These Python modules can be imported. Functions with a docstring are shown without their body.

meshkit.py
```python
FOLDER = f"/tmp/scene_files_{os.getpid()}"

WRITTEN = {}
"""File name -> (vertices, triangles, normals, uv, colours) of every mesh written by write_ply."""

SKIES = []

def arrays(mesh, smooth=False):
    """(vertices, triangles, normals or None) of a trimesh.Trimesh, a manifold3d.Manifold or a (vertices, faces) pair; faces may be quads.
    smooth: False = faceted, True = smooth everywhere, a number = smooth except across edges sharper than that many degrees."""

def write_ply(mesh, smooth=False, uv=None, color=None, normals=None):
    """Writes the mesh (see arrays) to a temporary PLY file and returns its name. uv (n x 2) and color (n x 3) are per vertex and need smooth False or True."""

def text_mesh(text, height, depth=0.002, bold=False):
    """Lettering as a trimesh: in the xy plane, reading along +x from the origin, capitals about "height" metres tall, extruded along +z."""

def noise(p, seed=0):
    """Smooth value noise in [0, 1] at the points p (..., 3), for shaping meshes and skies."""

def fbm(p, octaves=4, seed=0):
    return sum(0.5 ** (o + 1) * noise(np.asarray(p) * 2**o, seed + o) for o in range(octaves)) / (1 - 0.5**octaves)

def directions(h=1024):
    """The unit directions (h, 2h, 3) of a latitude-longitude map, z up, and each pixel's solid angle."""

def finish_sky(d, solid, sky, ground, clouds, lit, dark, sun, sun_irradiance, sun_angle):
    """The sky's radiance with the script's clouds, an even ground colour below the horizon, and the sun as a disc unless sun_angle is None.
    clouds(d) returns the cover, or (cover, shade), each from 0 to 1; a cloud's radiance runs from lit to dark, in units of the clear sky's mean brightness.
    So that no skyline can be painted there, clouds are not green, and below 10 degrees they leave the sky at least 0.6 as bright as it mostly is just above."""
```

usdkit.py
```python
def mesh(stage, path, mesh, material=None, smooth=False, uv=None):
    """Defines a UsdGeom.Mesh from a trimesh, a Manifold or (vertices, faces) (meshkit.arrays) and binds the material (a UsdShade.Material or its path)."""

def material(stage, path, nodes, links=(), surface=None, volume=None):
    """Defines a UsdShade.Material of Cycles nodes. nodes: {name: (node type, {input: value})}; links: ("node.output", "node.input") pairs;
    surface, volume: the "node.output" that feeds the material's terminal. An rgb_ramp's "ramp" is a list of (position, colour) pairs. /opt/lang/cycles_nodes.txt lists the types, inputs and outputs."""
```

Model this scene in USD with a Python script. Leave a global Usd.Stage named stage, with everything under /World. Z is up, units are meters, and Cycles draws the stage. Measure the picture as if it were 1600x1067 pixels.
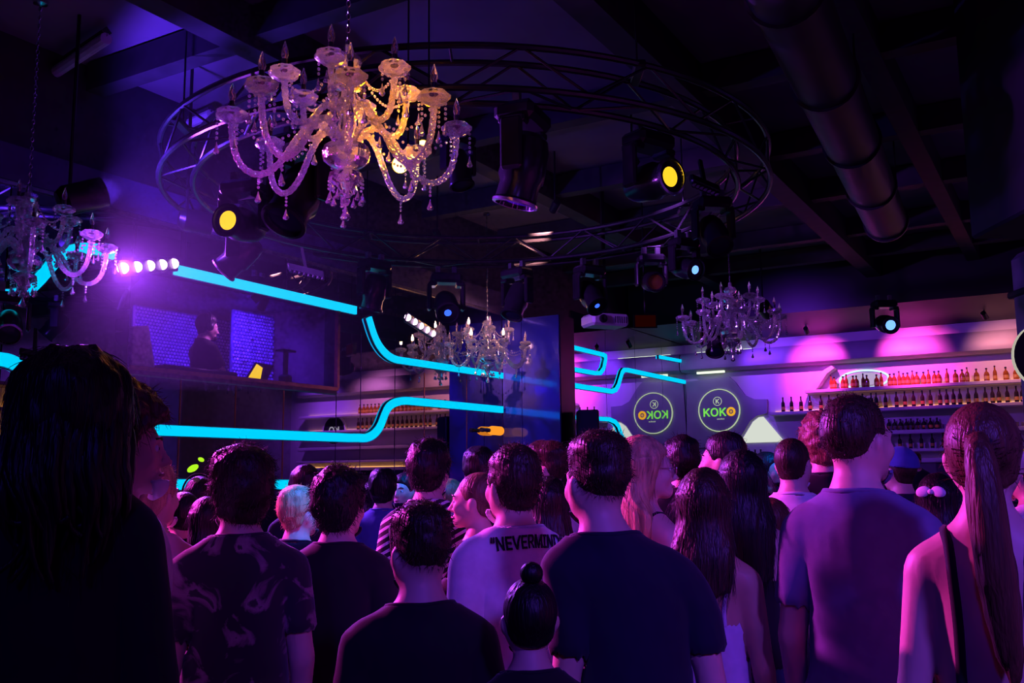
import math, random
import numpy as np
import trimesh
import meshkit, usdkit
from pxr import Gf, Sdf, Usd, UsdGeom, UsdLux, UsdShade
from shapely.geometry import Polygon, LineString, Point
from shapely.ops import unary_union

random.seed(7)
RNG = np.random.default_rng(7)
stage = Usd.Stage.CreateInMemory()
UsdGeom.SetStageUpAxis(stage, 'Z')
UsdGeom.SetStageMetersPerUnit(stage, 1.0)
world = UsdGeom.Xform.Define(stage, '/World')
stage.SetDefaultPrim(world.GetPrim())
UsdGeom.Scope.Define(stage, '/World/Looks')

# ------------------------------------------------------------------ camera
FPX, TH, RO = 1500.0, math.radians(7.9), math.radians(-0.6)
EYE = np.array([0, 0, 1.62])
cam = UsdGeom.Camera.Define(stage, '/World/camera')
cam.CreateHorizontalApertureAttr(36.0)
cam.CreateVerticalApertureAttr(36.0 * 1067 / 1600)
cam.CreateFocalLengthAttr(36.0 * FPX / 1600)
cam.CreateClippingRangeAttr(Gf.Vec2f(0.05, 200))
cam.CreateExposureAttr(0.0)
_r = np.array([math.cos(RO), -math.sin(TH) * math.sin(RO), math.cos(TH) * math.sin(RO)])
_u = np.array([-math.sin(RO), -math.sin(TH) * math.cos(RO), math.cos(TH) * math.cos(RO)])
_f = np.array([0, math.cos(TH), math.sin(TH)])
cam.AddTransformOp().Set(Gf.Matrix4d(*_r, 0, *_u, 0, *(-_f), 0, *EYE, 1))


# ------------------------------------------------------------------ large lights of the room (magenta key, violet of the lamp bar, added fill washes); lamps carry their own light in their builders
WASHES = {}


def wash(name, pos, target, col, power, radius=0.15, cone=None, soft=0.4):
    WASHES[name] = (np.asarray(pos, float), np.asarray(target, float), radius)
    z = np.asarray(pos, float) - np.asarray(target, float); z /= np.linalg.norm(z)
    x = np.cross([0, 0, 1.0], z); x /= np.linalg.norm(x); y = np.cross(z, x)
    L = UsdLux.SphereLight.Define(stage, '/World/' + name)
    L.CreateRadiusAttr(float(radius)); L.CreateNormalizeAttr(True)
    L.CreateIntensityAttr(float(power)); L.CreateColorAttr(Gf.Vec3f(*col))
    L.AddTransformOp().Set(Gf.Matrix4d(*x, 0, *y, 0, *z, 0, *map(float, pos), 1))
    if cone:
        sh = UsdLux.ShapingAPI.Apply(L.GetPrim())
        sh.CreateShapingConeAngleAttr(float(cone)); sh.CreateShapingConeSoftnessAttr(float(soft))


P_AMBER = 95.0
wash('magenta_wash', (-4.5, 6.0, 3.5), (0.9, 3.7, 1.2), (1.0, 0.05, 0.8), 900, 0.12, 20, 0.5)
wash('violet_wash', (-3.21, 7.79, 3.36), (0.5, 3.0, 1.3), (0.4, 0.06, 1.0), 600, 0.06, 55)
wash('blue_fill_left', (-1.2, -3.2, 4.6), (0.6, 4.0, 1.4), (0.07, 0.02, 1.0), 75, 0.3, 24, 1.0)  # added weak blue fill on the backs from the left
wash('ceiling_fill', (-3.3, 7.6, 3.95), (-0.5, 9.5, 5.4), (0.12, 0.03, 1.0), 85, 0.1, 70)  # added uplight that turns the ceiling bluer
wash('blue_fill', (2.4, -3.2, 4.6), (1.1, 4.2, 1.3), (0.17, 0.05, 1.0), 400, 0.3, 20, 1.0)  # added fill on the backs of the crowd
wash('chandelier_fill', (-2.7, 8.5, 3.9), (2.5, 11.3, 3.4), (0.4, 0.08, 1.0), 150, 0.08, 22)  # added to brighten the right chandelier
wash('chandelier_fill_near', (-3.6, 6.4, 3.3), (-0.8, 4.8, 3.45), (0.24, 0.06, 1.0), 85, 0.08, 26)  # added to brighten the near chandelier
wash('bar_fill', tuple(np.array([3.9407, 21.7202, 0]) + np.array([math.cos(math.radians(30.4)), -math.sin(math.radians(30.4)), 0]) * 3.2 - np.array([math.sin(math.radians(30.4)), math.cos(math.radians(30.4)), 0]) * 4.6 + np.array([0, 0, 4.3])), tuple(np.array([3.9407, 21.7202, 0]) + np.array([math.cos(math.radians(30.4)), -math.sin(math.radians(30.4)), 0]) * 3.4 + np.array([0, 0, 3.0])), (0.22, 0.03, 1.0), 85, 0.1, 55, 1.0)  # added broad violet fill for the bar wall


def ray(px, py):
    u, v = (px - 800) / FPX, (533.5 - py) / FPX
    return u * _r + v * _u + _f


def at(px, py, y):
    r = ray(px, py)
    return EYE + r * (y / r[1])


def atz(px, py, z):
    r = ray(px, py)
    return EYE + r * ((z - EYE[2]) / r[2])


# two wall frames: the mirror wall (along w) and the bar wall (along e) meet in the corner O
PHI = math.radians(30.4)
WD = np.array([math.sin(PHI), math.cos(PHI), 0.0])
ED = np.array([math.cos(PHI), -math.sin(PHI), 0.0])
O = np.array([3.9407, 21.7202, 0.0])
ZD = np.array([0, 0, 1.0])


def mwp(s, z, d=0.0):
    """a point on the mirror wall: s along it (0 at the far corner, negative towards us), z up, d out into the room"""
    return O + WD * s + ED * d + ZD * z


def bwp(s, z, d=0.0):
    """a point on the bar wall: s to the right from the corner, d out into the room"""
    return O + ED * s - WD * d + ZD * z


def mpx(px, py, d=0.0):
    r = ray(px, py)
    p = EYE + r * (((O + ED * d - EYE) @ ED) / (r @ ED))
    return float((p - O) @ WD), float(p[2])


def bpx(px, py, d=0.0):
    r = ray(px, py)
    p = EYE + r * (((O - WD * d - EYE) @ WD) / (r @ WD))
    return float((p - O) @ ED), float(p[2])


MF = np.eye(4); MF[:3, 0], MF[:3, 1], MF[:3, 2], MF[:3, 3] = WD, ZD, ED, O       # (s, z, d) -> world, mirror wall
BF = np.eye(4); BF[:3, 0], BF[:3, 1], BF[:3, 2], BF[:3, 3] = ED, ZD, -WD, O      # bar wall


# ------------------------------------------------------------------ scene helpers
LOC, COUNT = {}, {}


def numbered(path):
    n = COUNT.get(path, 0)
    COUNT[path] = n + 1
    return path if n == 0 else f'{path}_{n:03d}'


def keys(p, **kw):
    for k, v in kw.items():
        if v:
            p.SetCustomDataByKey(k, v)
    return p


def thing(name, label, cat, loc=(0, 0, 0), rotz=0.0, group=None, kind=None):
    path = numbered('/World/' + name)
    x = UsdGeom.Xform.Define(stage, path)
    x.AddTranslateOp().Set(Gf.Vec3d(*map(float, loc)))
    if rotz:
        x.AddRotateZOp().Set(float(rotz))
    LOC[path] = np.array(loc, float)
    return keys(x.GetPrim(), label=label, category=cat, group=group, kind=kind)


def part(parent, name, mesh, mat, smooth=30, local=False, **kw):
    """a mesh under a thing or a part; mesh in world coordinates unless local"""
    pp = str(parent.GetPath())
    path = numbered(pp + '/' + name)
    if not local:
        top = '/'.join(pp.split('/')[:3])
        o = LOC.get(top, np.zeros(3))
        if isinstance(mesh, tuple):
            mesh = (np.asarray(mesh[0]) - o, mesh[1])
        else:
            mesh = mesh.copy()
            mesh.apply_translation(-o)
    m = usdkit.mesh(stage, path, mesh, mat, smooth=smooth)
    return keys(m.GetPrim(), **kw)


def single(name, label, cat, mesh, mat, smooth=30, group=None, kind=None):
    path = numbered('/World/' + name)
    m = usdkit.mesh(stage, path, mesh, mat, smooth=smooth)
    return keys(m.GetPrim(), label=label, category=cat, group=group, kind=kind)


def struct(name, mesh, mat, label, cat, smooth=30):
    return single(name, label, cat, mesh, mat, smooth, kind='structure')


def copy_of(src, loc, label, rotz=0.0, group=None, inst=True):
    """another top-level thing that references the first one"""
    base = str(src.GetPath())
    stem = base[:-4] if base[-4] == '_' and base[-3:].isdigit() else base
    path = numbered(stem)
    x = UsdGeom.Xform.Define(stage, path)
    p = x.GetPrim()
    p.GetReferences().AddInternalReference(base)
    x.ClearXformOpOrder()
    x.AddTranslateOp().Set(Gf.Vec3d(*map(float, loc)))
    x.AddRotateZOp().Set(float(rotz))
    if inst:
        p.SetInstanceable(True)
    return keys(p, label=label, group=group, category=src.GetCustomDataByKey('category'))


# ------------------------------------------------------------------ materials
MATS = {}


def M(name, col=(0.5, 0.5, 0.5), rough=0.5, metal=0.0, var=0.15, scale=6.0, stretch=(1, 1, 1), bump=0.0, bscale=60.0, bdist=0.004, emit=None, es=0.0, **kw):
    """principled surface whose colour varies with object-space noise"""
    if name in MATS:
        return MATS[name]
    col = np.array(col, float)
    nodes = {'tc': ('texture_coordinate', {}), 'mp': ('mapping', {'scale': tuple(stretch)}),
             'n': ('noise_texture', {'scale': float(scale), 'detail': 3.0}),
             'r': ('rgb_ramp', {'ramp': [(0.3, tuple(np.clip(col * (1 - var), 0, 1))), (0.7, tuple(np.clip(col * (1 + var), 0, 1)))]}),
             'p': ('principled_bsdf', {'roughness': float(rough), 'metallic': float(metal), **kw})}
    links = [('tc.object', 'mp.vector'), ('mp.vector', 'n.vector'), ('n.fac', 'r.fac'), ('r.color', 'p.base_color')]
    if emit is not None:
        nodes['p'][1].update(emission_color=tuple(emit), emission_strength=float(es))
    if bump:
        nodes['n2'] = ('noise_texture', {'scale': float(bscale), 'detail': 2.0})
        nodes['b'] = ('bump', {'strength': float(bump), 'distance': float(bdist)})
        links += [('mp.vector', 'n2.vector'), ('n2.fac', 'b.height'), ('b.normal', 'p.normal')]
    MATS[name] = usdkit.material(stage, '/World/Looks/' + name, nodes, links, surface='p.BSDF')
    return MATS[name]


def glow(name, col, s):
    """a surface that gives off light"""
    if name in MATS:
        return MATS[name]
    MATS[name] = usdkit.material(stage, '/World/Looks/' + name,
        {'e': ('emission', {'color': tuple(col), 'strength': float(s)})}, surface='e.emission')
    return MATS[name]


def crystal(name, tint, rough=0.04):
    MATS[name] = usdkit.material(stage, '/World/Looks/' + name,
        {'tc': ('texture_coordinate', {}), 'n': ('noise_texture', {'scale': 40.0}), 'b': ('bump', {'strength': 0.5, 'distance': 0.006}),
         'g': ('glass_bsdf', {'color': tint, 'roughness': rough, 'IOR': 1.5}), 's': ('glossy_bsdf', {'color': (0.9, 0.9, 0.9), 'roughness': 0.12}),
         'd': ('translucent_bsdf', {'color': (0.8, 0.8, 0.8)}), 'd2': ('diffuse_bsdf', {'color': (0.8, 0.8, 0.8)}),
         'm0': ('mix_closure', {'fac': 0.5}), 'm1': ('mix_closure', {'fac': 0.3}), 'm2': ('mix_closure', {'fac': 0.26})},
        [('tc.object', 'n.vector'), ('n.fac', 'b.height'), ('b.normal', 'g.normal'), ('b.normal', 's.normal'),
         ('d.BSDF', 'm0.closure1'), ('d2.BSDF', 'm0.closure2'), ('s.BSDF', 'm1.closure1'), ('m0.closure', 'm1.closure2'),
         ('g.BSDF', 'm2.closure1'), ('m1.closure', 'm2.closure2')], surface='m2.closure')
    return MATS[name]


# ------------------------------------------------------------------ lights
def aim(p, t):
    z = np.asarray(p, float) - np.asarray(t, float)
    z /= np.linalg.norm(z)
    x = np.cross([0, 0, 1.0] if abs(z[2]) < 0.99 else [0, 1.0, 0], z)
    x /= np.linalg.norm(x)
    return x, np.cross(z, x), z


def lamp(parent, pos, target, col, power, radius=0.05, cone=None, soft=0.3):
    """a lamp's own light, standing in the lamp's lens (parent: the lamp)"""
    pp = '/World' if parent is None else str(parent.GetPath())
    path = numbered(pp + '/beam')
    L = UsdLux.SphereLight.Define(stage, path)
    L.CreateRadiusAttr(float(radius))
    L.CreateNormalizeAttr(True)
    L.CreateIntensityAttr(float(power))
    L.CreateColorAttr(Gf.Vec3f(*col))
    o = LOC.get('/'.join(pp.split('/')[:3]), np.zeros(3))
    x, y, z = aim(pos, target)
    L.AddTransformOp().Set(Gf.Matrix4d(*x, 0, *y, 0, *z, 0, *(np.asarray(pos, float) - o), 1))
    if cone:
        s = UsdLux.ShapingAPI.Apply(L.GetPrim())
        s.CreateShapingConeAngleAttr(float(cone))
        s.CreateShapingConeSoftnessAttr(float(soft))
    return L


# ------------------------------------------------------------------ mesh helpers
cat = trimesh.util.concatenate
T = trimesh.transformations


def box(sx, sy, sz, c=(0, 0, 0), bev=0.0):
    """a box, its edges chamfered by bev"""
    h = np.array([sx, sy, sz]) / 2
    if not bev:
        m = trimesh.creation.box([sx, sy, sz])
    else:
        b = min(bev, 0.45 * min(sx, sy, sz))
        pts = [np.array(s) * (h - b * (1 - np.eye(3)[k])) for k in range(3) for s in np.array(np.meshgrid([-1, 1], [-1, 1], [-1, 1])).T.reshape(-1, 3)]
        m = trimesh.convex.convex_hull(np.array(pts))
    m.apply_translation(c)
    return m


def fbox(frame, s0, s1, z0, z1, d0, d1, bev=0.0):
    m = box(abs(s1 - s0), abs(z1 - z0), abs(d1 - d0), ((s0 + s1) / 2, (z0 + z1) / 2, (d0 + d1) / 2), bev)
    m.apply_transform(frame)
    return m


def wbox(x0, x1, y0, y1, z0, z1, bev=0.0):
    return box(x1 - x0, y1 - y0, z1 - z0, ((x0 + x1) / 2, (y0 + y1) / 2, (z0 + z1) / 2), bev)


def fpoly(frame, poly, d0, d1):
    gs = getattr(poly, 'geoms', [poly])
    m = cat([trimesh.creation.extrude_polygon(g, d1 - d0, engine='earcut') for g in gs])
    m.apply_translation([0, 0, d0])
    m.apply_transform(frame)
    m.fix_normals()
    return m


def tube(path, r, n=8, cap=True, twist=None):
    """a swept round tube; r one radius or one per point; twist (lobes, turns per metre, depth) makes a rope"""
    P = np.asarray(path, float)
    r = np.broadcast_to(np.asarray(r, float), (len(P),))
    t = np.gradient(P, axis=0)
    t /= np.linalg.norm(t, axis=1, keepdims=True) + 1e-12
    up = np.array([0, 0, 1.0]) if abs(t[0, 2]) < 0.9 else np.array([1.0, 0, 0])
    a = np.cross(t[0], up); a /= np.linalg.norm(a)
    A = []
    for k in range(len(P)):
        a = a - t[k] * (a @ t[k]); a /= np.linalg.norm(a)
        A.append(a)
    A = np.array(A); B = np.cross(t, A)
    th = np.linspace(0, 2 * np.pi, n, endpoint=False)
    s = np.concatenate([[0], np.cumsum(np.linalg.norm(np.diff(P, axis=0), axis=1))])
    R = r[:, None] * np.ones(n)
    if twist:
        R = R * (1 + twist[2] * np.cos(twist[0] * (th[None] + 2 * np.pi * twist[1] * s[:, None])))
    V = P[:, None] + R[..., None] * (np.cos(th)[None, :, None] * A[:, None] + np.sin(th)[None, :, None] * B[:, None])
    V = V.reshape(-1, 3)
    i = np.arange(len(P) - 1)[:, None] * n
    j = np.arange(n)[None]
    q = np.stack([i + j, i + (j + 1) % n, i + n + (j + 1) % n, i + n + j], -1).reshape(-1, 4)
    f = np.vstack([q[:, [0, 1, 2]], q[:, [0, 2, 3]]])
    if cap:
        V = np.vstack([V, P[:1], P[-1:]])
        c0, c1, L = len(V) - 2, len(V) - 1, (len(P) - 1) * n
        jj = np.arange(n)
        f = np.vstack([f, np.stack([np.full(n, c0), (jj + 1) % n, jj], 1), np.stack([np.full(n, c1), L + jj, L + (jj + 1) % n], 1)])
    return trimesh.Trimesh(V, f, process=False)


def lathe(prof, n=16, c=(0, 0, 0), axis=None, lobes=None, cap=True):
    """a profile of (radius, height) turned about z; lobes (count, depth) flutes it"""
    p = np.asarray(prof, float)
    th = np.linspace(0, 2 * np.pi, n, endpoint=False)
    k = 1 + (lobes[1] * np.cos(lobes[0] * th) if lobes else 0 * th)
    V = np.stack([p[:, None, 0] * np.cos(th) * k, p[:, None, 0] * np.sin(th) * k, p[:, None, 1] * np.ones(n)], -1).reshape(-1, 3)
    i = np.arange(len(p) - 1)[:, None] * n
    j = np.arange(n)[None]
    q = np.stack([i + j, i + (j + 1) % n, i + n + (j + 1) % n, i + n + j], -1).reshape(-1, 4)
    f = np.vstack([q[:, [0, 1, 2]], q[:, [0, 2, 3]]])
    if cap:
        V = np.vstack([V, [[0, 0, p[0, 1]], [0, 0, p[-1, 1]]]])
        jj = np.arange(n); L = (len(p) - 1) * n
        f = np.vstack([f, np.stack([np.full(n, len(V) - 2), (jj + 1) % n, jj], 1), np.stack([np.full(n, len(V) - 1), L + jj, L + (jj + 1) % n], 1)])
    m = trimesh.Trimesh(V, f, process=False)
    if axis is not None:
        Tm = np.eye(4)
        x, y, z = aim(axis, (0, 0, 0))
        Tm[:3, 0], Tm[:3, 1], Tm[:3, 2] = x, y, z
        m.apply_transform(Tm)
    m.apply_translation(c)
    return m


def smoothpath(pts, n=40):
    from scipy.interpolate import CubicSpline
    p = np.asarray(pts, float)
    t = np.concatenate([[0], np.cumsum(np.linalg.norm(np.diff(p, axis=0), axis=1))])
    return CubicSpline(t, p)(np.linspace(0, t[-1], n))


def ss(a, b, x):
    t = np.clip((np.asarray(x, float) - a) / (b - a), 0, 1)
    return t * t * (3 - 2 * t)
# ------------------------------------------------------------------ the room
dark = M('dark_paint', (0.03, 0.03, 0.035), 0.7, var=0.25)
black = M('black_metal', (0.012, 0.012, 0.014), 0.35, 0.3, var=0.2)
blackplastic = M('black_plastic', (0.015, 0.015, 0.018), 0.3, var=0.2)
ceilm = M('ceiling_paint', (0.17, 0.15, 0.2), 0.8, var=0.12, scale=1.5)
floorm = M('floor_concrete', (0.06, 0.055, 0.06), 0.35, var=0.3, scale=3)
mirror = M('tinted_mirror', (0.52, 0.5, 0.58), 0.012, 1.0, var=0.03, scale=2)
mirror2 = M('far_mirror', (0.8, 0.78, 0.82), 0.01, 1.0, var=0.03, scale=2)
bluemirror = M('blue_mirror', (0.1, 0.1, 0.6), 0.08, 0.5, var=0.1, scale=2)
copper = M('copper_trim', (0.75, 0.4, 0.2), 0.25, 1.0, var=0.1)
chrome = M('chrome', (0.75, 0.75, 0.78), 0.15, 1.0, var=0.05)
grey_alu = M('aluminium', (0.3, 0.3, 0.32), 0.35, 0.9, var=0.15, scale=20)
trussm = M('black_truss', (0.05, 0.05, 0.055), 0.3, 0.8, var=0.2)
whitewall = M('white_wall', (0.62, 0.6, 0.62), 0.55, var=0.05, scale=2)
greywall = M('grey_panel', (0.32, 0.31, 0.36), 0.5, var=0.08, scale=3)
whiteplastic = M('white_plastic', (0.75, 0.75, 0.75), 0.35, var=0.05)
cyan = glow('cyan_led', (0.0, 0.6, 1.0), 1.1)
warmled = glow('warm_led', (1.0, 0.42, 0.1), 3.0)
whiteled = glow('white_led', (0.85, 1.0, 0.75), 1.2)

ROOM = Polygon([tuple(mwp(-27, 0)[:2]), tuple(mwp(0, 0)[:2]), tuple(bwp(12, 0)[:2]), tuple((bwp(12, 0) - WD * 27)[:2])])


def slab(z0, z1):
    m = trimesh.creation.extrude_polygon(ROOM.buffer(0.3, join_style=2), z1 - z0, engine='earcut')
    m.apply_translation([0, 0, z0])
    return m


CEIL = 5.4
struct('floor', slab(-0.2, 0), floorm, 'dark club floor under the standing crowd', 'floor')
struct('ceiling', slab(CEIL, CEIL + 0.2), ceilm, 'dark ceiling above the ring truss, washed violet', 'ceiling')
struct('wall_rear', fbox(BF, -0.3, 12.3, 0, CEIL, 27, 27.2), dark, 'dark rear wall of the club behind the camera', 'wall')
struct('wall_right', fbox(MF, -27, 0, 0, CEIL, 12, 12.2), M('right_wall_paint', (0.3, 0.28, 0.33), 0.6), 'dark right hand wall of the club', 'wall')
struct('wall_back', fbox(BF, -0.2, 12.2, 0, CEIL, -0.2, 0), whitewall, 'pale back wall of the bar with lit shelves', 'wall')

# mirror wall: backing, then every panel a piece; the DJ opening is left free
OP0, OP1, SILL, HEAD, WTOP = -14.87, -11.94, 2.66, 3.62, 4.08
wl = thing('wall_left', 'mirror panelled wall on the left with cyan light lines', 'wall', kind='structure')
part(wl, 'backing', cat([fbox(MF, -27, OP0, 0, CEIL, -0.2, -0.03), fbox(MF, OP1, 0, 0, CEIL, -0.2, -0.03),
                         fbox(MF, OP0, OP1, 0, SILL, -0.2, -0.03), fbox(MF, OP0, OP1, HEAD, CEIL, -0.2, -0.03)]), dark)
seams = [-20, -18.7, -17.4, -16.1, OP0, -14.25, -13.53, -12.82, OP1, -11.49, -10.8, -10.15, -9.1, -8.09, -6.9, -5.7, -4.3, -2.9, -1.45, 0]
for a, b in zip(seams[:-1], seams[1:]):
    mm = mirror2 if a >= -6 else mirror
    top = 4.5 if a >= -6 else WTOP
    if OP0 <= a < OP1:
        spans = [(0.1, 1.48), (1.49, SILL - 0.03), (HEAD + 0.03, top)]
    else:
        spans = [(0.1, 1.48), (1.49, top)]
    for z0, z1 in spans:
        part(wl, 'panel', fbox(MF, a + 0.004, b - 0.004, z0, z1, -0.03, 0.0, 0.004), mm, smooth=False)
for s in (-14.25, -13.53, -12.82, -10.15, -9.1):
    part(wl, 'seam_strip', fbox(MF, s - 0.006, s + 0.006, 1.49, 2.62 if s < OP1 else 3.0, 0.0, 0.006), copper, smooth=False)
part(wl, 'top_rail', fbox(MF, -20, -8.1, WTOP, WTOP + 0.03, -0.03, 0.03), grey_alu, smooth=False)

# wing wall standing out from the mirror wall
ww = thing('wall_wing', 'blue mirrored wing wall standing out beside the loudspeaker', 'wall', kind='structure')
part(ww, 'core', fbox(MF, -8.06, -7.6, 0, 4.0, 0.0, 1.0), black, smooth=False)
for d0, d1 in ((0.004, 0.34), (0.346, 0.99)):
    part(ww, 'panel', fbox(MF, -8.09, -8.06, 0.1, 4.0, d0, d1, 0.004), bluemirror, smooth=False)

# ceiling beams, soffit over the bar, ducts
for k, (d, w_, z) in enumerate(((2.0, 0.22, 5.05), (4.7, 0.25, 5.0), (6.3, 0.2, 5.1), (7.9, 0.2, 5.1))):
    struct(f'trim_{k + 1}', fbox(MF, -26, -3.2, z, CEIL, d - w_ / 2, d + w_ / 2), dark, f'dark ceiling beam running towards the bar, number {k + 1} counted from the mirror wall', 'beam')
for k, s in enumerate((-15.4, -12.4, -10.2, -8.2, -6.0, -4.4)):
    struct(f'trim_{k + 5}', fbox(BF, 0.05, 11.9, 5.12, CEIL - 0.02, -s - 0.09, -s + 0.09), dark, f'dark cross beam under the ceiling, number {k + 1} counted from the camera', 'beam')
struct('trim_11', fbox(BF, 0.02, 11.9, 4.5, CEIL, 0.02, 3.2), M('soffit_paint', (0.012, 0.012, 0.016), 0.6), 'black soffit above the bar shelves', 'soffit')
struct('trim_12', fbox(MF, -20, -8.1, WTOP + 0.03, 4.42, -0.03, 0.05), M('violet_wall_paint', (0.06, 0.05, 0.14), 0.7), 'painted strip above the mirror panels', 'trim')

# ------------------------------------------------------------------ cyan light lines on the mirror wall
def led(label, px, width, smooth_r=0.0, d=0.0, frame=MF, f=mpx):
    pts = [f(x, y, d + 0.03) for x, y in px]
    ln = LineString(pts)
    poly = ln.buffer(width / 2, cap_style=2, join_style=1).simplify(0.002)
    if smooth_r:
        poly = poly.buffer(smooth_r).buffer(-2 * smooth_r).buffer(smooth_r)
    t = thing('led_strip', label, 'light strip', loc=(MF[:3, :3] @ np.array([pts[0][0], pts[0][1], 0]) + O), group='cyan light lines')
    part(t, 'diffuser', fpoly(frame, poly, d + 0.008, d + 0.05), cyan, smooth=False)
    part(t, 'channel', fpoly(frame, poly.buffer(0.008, cap_style=2), d + 0.001, d + 0.02), grey_alu, smooth=False)


def curve(px, n=60):
    return [tuple(p) for p in smoothpath(px, n)]


led('straight cyan light line above the DJ opening', [(272, 421), (556, 485)], 0.1)
led('cyan light line curving down and away right of the DJ opening', curve([(576, 496), (582, 516), (592, 539), (606, 555), (626, 563)], 20) + [(785, 587)], 0.088)
led('long cyan light line below the DJ counter that steps up to the right', [(226, 671), (400, 678), (545, 684)] + curve([(562, 684), (580, 681), (592, 669), (600, 650), (608, 635), (624, 627), (645, 627)], 28) + [(785, 640)], 0.1)
led('wavy cyan light line behind the leftmost chandelier', curve([(-60, 420), (-30, 450), (0, 461), (32, 458), (60, 438), (82, 412), (108, 393), (140, 388), (178, 398)], 40), 0.1)
led('cyan light arch above the lit bottle niche at the left edge', curve([(-60, 590), (-30, 567), (0, 561), (22, 567), (36, 577), (49, 592)], 24), 0.11)
led('lowest cyan light line behind the crowd', [(240, 757), (454, 757)], 0.1)
led('cyan light loop on the far mirror right of the wing wall', [(880, 539), (942, 554), (946, 556), (946, 562), (943, 576), (938, 583), (930, 583), (880, 574)], 0.075, 0.03)
led('stepped cyan light line on the far mirror', [(880, 599.5), (956, 611.5), (962, 609), (966, 602), (972, 582), (975, 578), (980, 578), (1070.5, 597)], 0.085, 0.03)
led('cyan light line bending down beside the mirrored round sign', [(900, 652), (952, 655), (961, 659), (966, 665), (976, 692)], 0.075, 0.03)
led('short cyan light line high in the far corner', [(1030, 557.5), (1069, 565)], 0.07)

# ------------------------------------------------------------------ DJ opening in the mirror wall
dj = thing('dj_booth', 'recessed DJ booth high in the mirror wall', 'booth', loc=mwp(-13.4, 1.4, -1.0), kind='structure')
booth = M('booth_lining', (0.1, 0.085, 0.13), 0.6)
part(dj, 'back_panel', fbox(MF, OP0 - 0.3, OP1 + 0.1, 1.4, 3.9, -2.3, -2.2), booth)
part(dj, 'side_panel', fbox(MF, OP0 - 0.06, OP0, 1.4, 3.9, -2.2, -0.03), booth)
part(dj, 'side_panel', fbox(MF, OP1, OP1 + 0.06, 1.4, 3.9, -2.2, -0.03), M('booth_side', (0.12, 0.08, 0.09), 0.5))
part(dj, 'ceiling_panel', fbox(MF, OP0 - 0.06, OP1 + 0.06, HEAD + 0.05, HEAD + 0.12, -2.2, -0.03), booth)
part(dj, 'floor_panel', fbox(MF, OP0 - 0.06, OP1 + 0.06, 1.4, 1.46, -2.2, -0.21), booth)
part(dj, 'counter', fbox(MF, OP0, OP1, SILL - 0.08, SILL, -0.5, 0.02, 0.01), M('counter_edge', (0.3, 0.2, 0.2), 0.3, 0.3))
part(dj, 'counter_trim', fbox(MF, OP0, OP1, SILL - 0.03, SILL + 0.012, 0.02, 0.035), copper)
part(dj, 'edge_trim', fbox(MF, OP1 - 0.02, OP1 + 0.02, SILL, HEAD, -0.02, 0.03), copper)

studm = M('studded_leather', (0.4, 0.38, 0.7), 0.2, 0.5, var=0.1)
padm = M('padded_leather', (0.06, 0.05, 0.2), 0.4, var=0.1)


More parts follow.
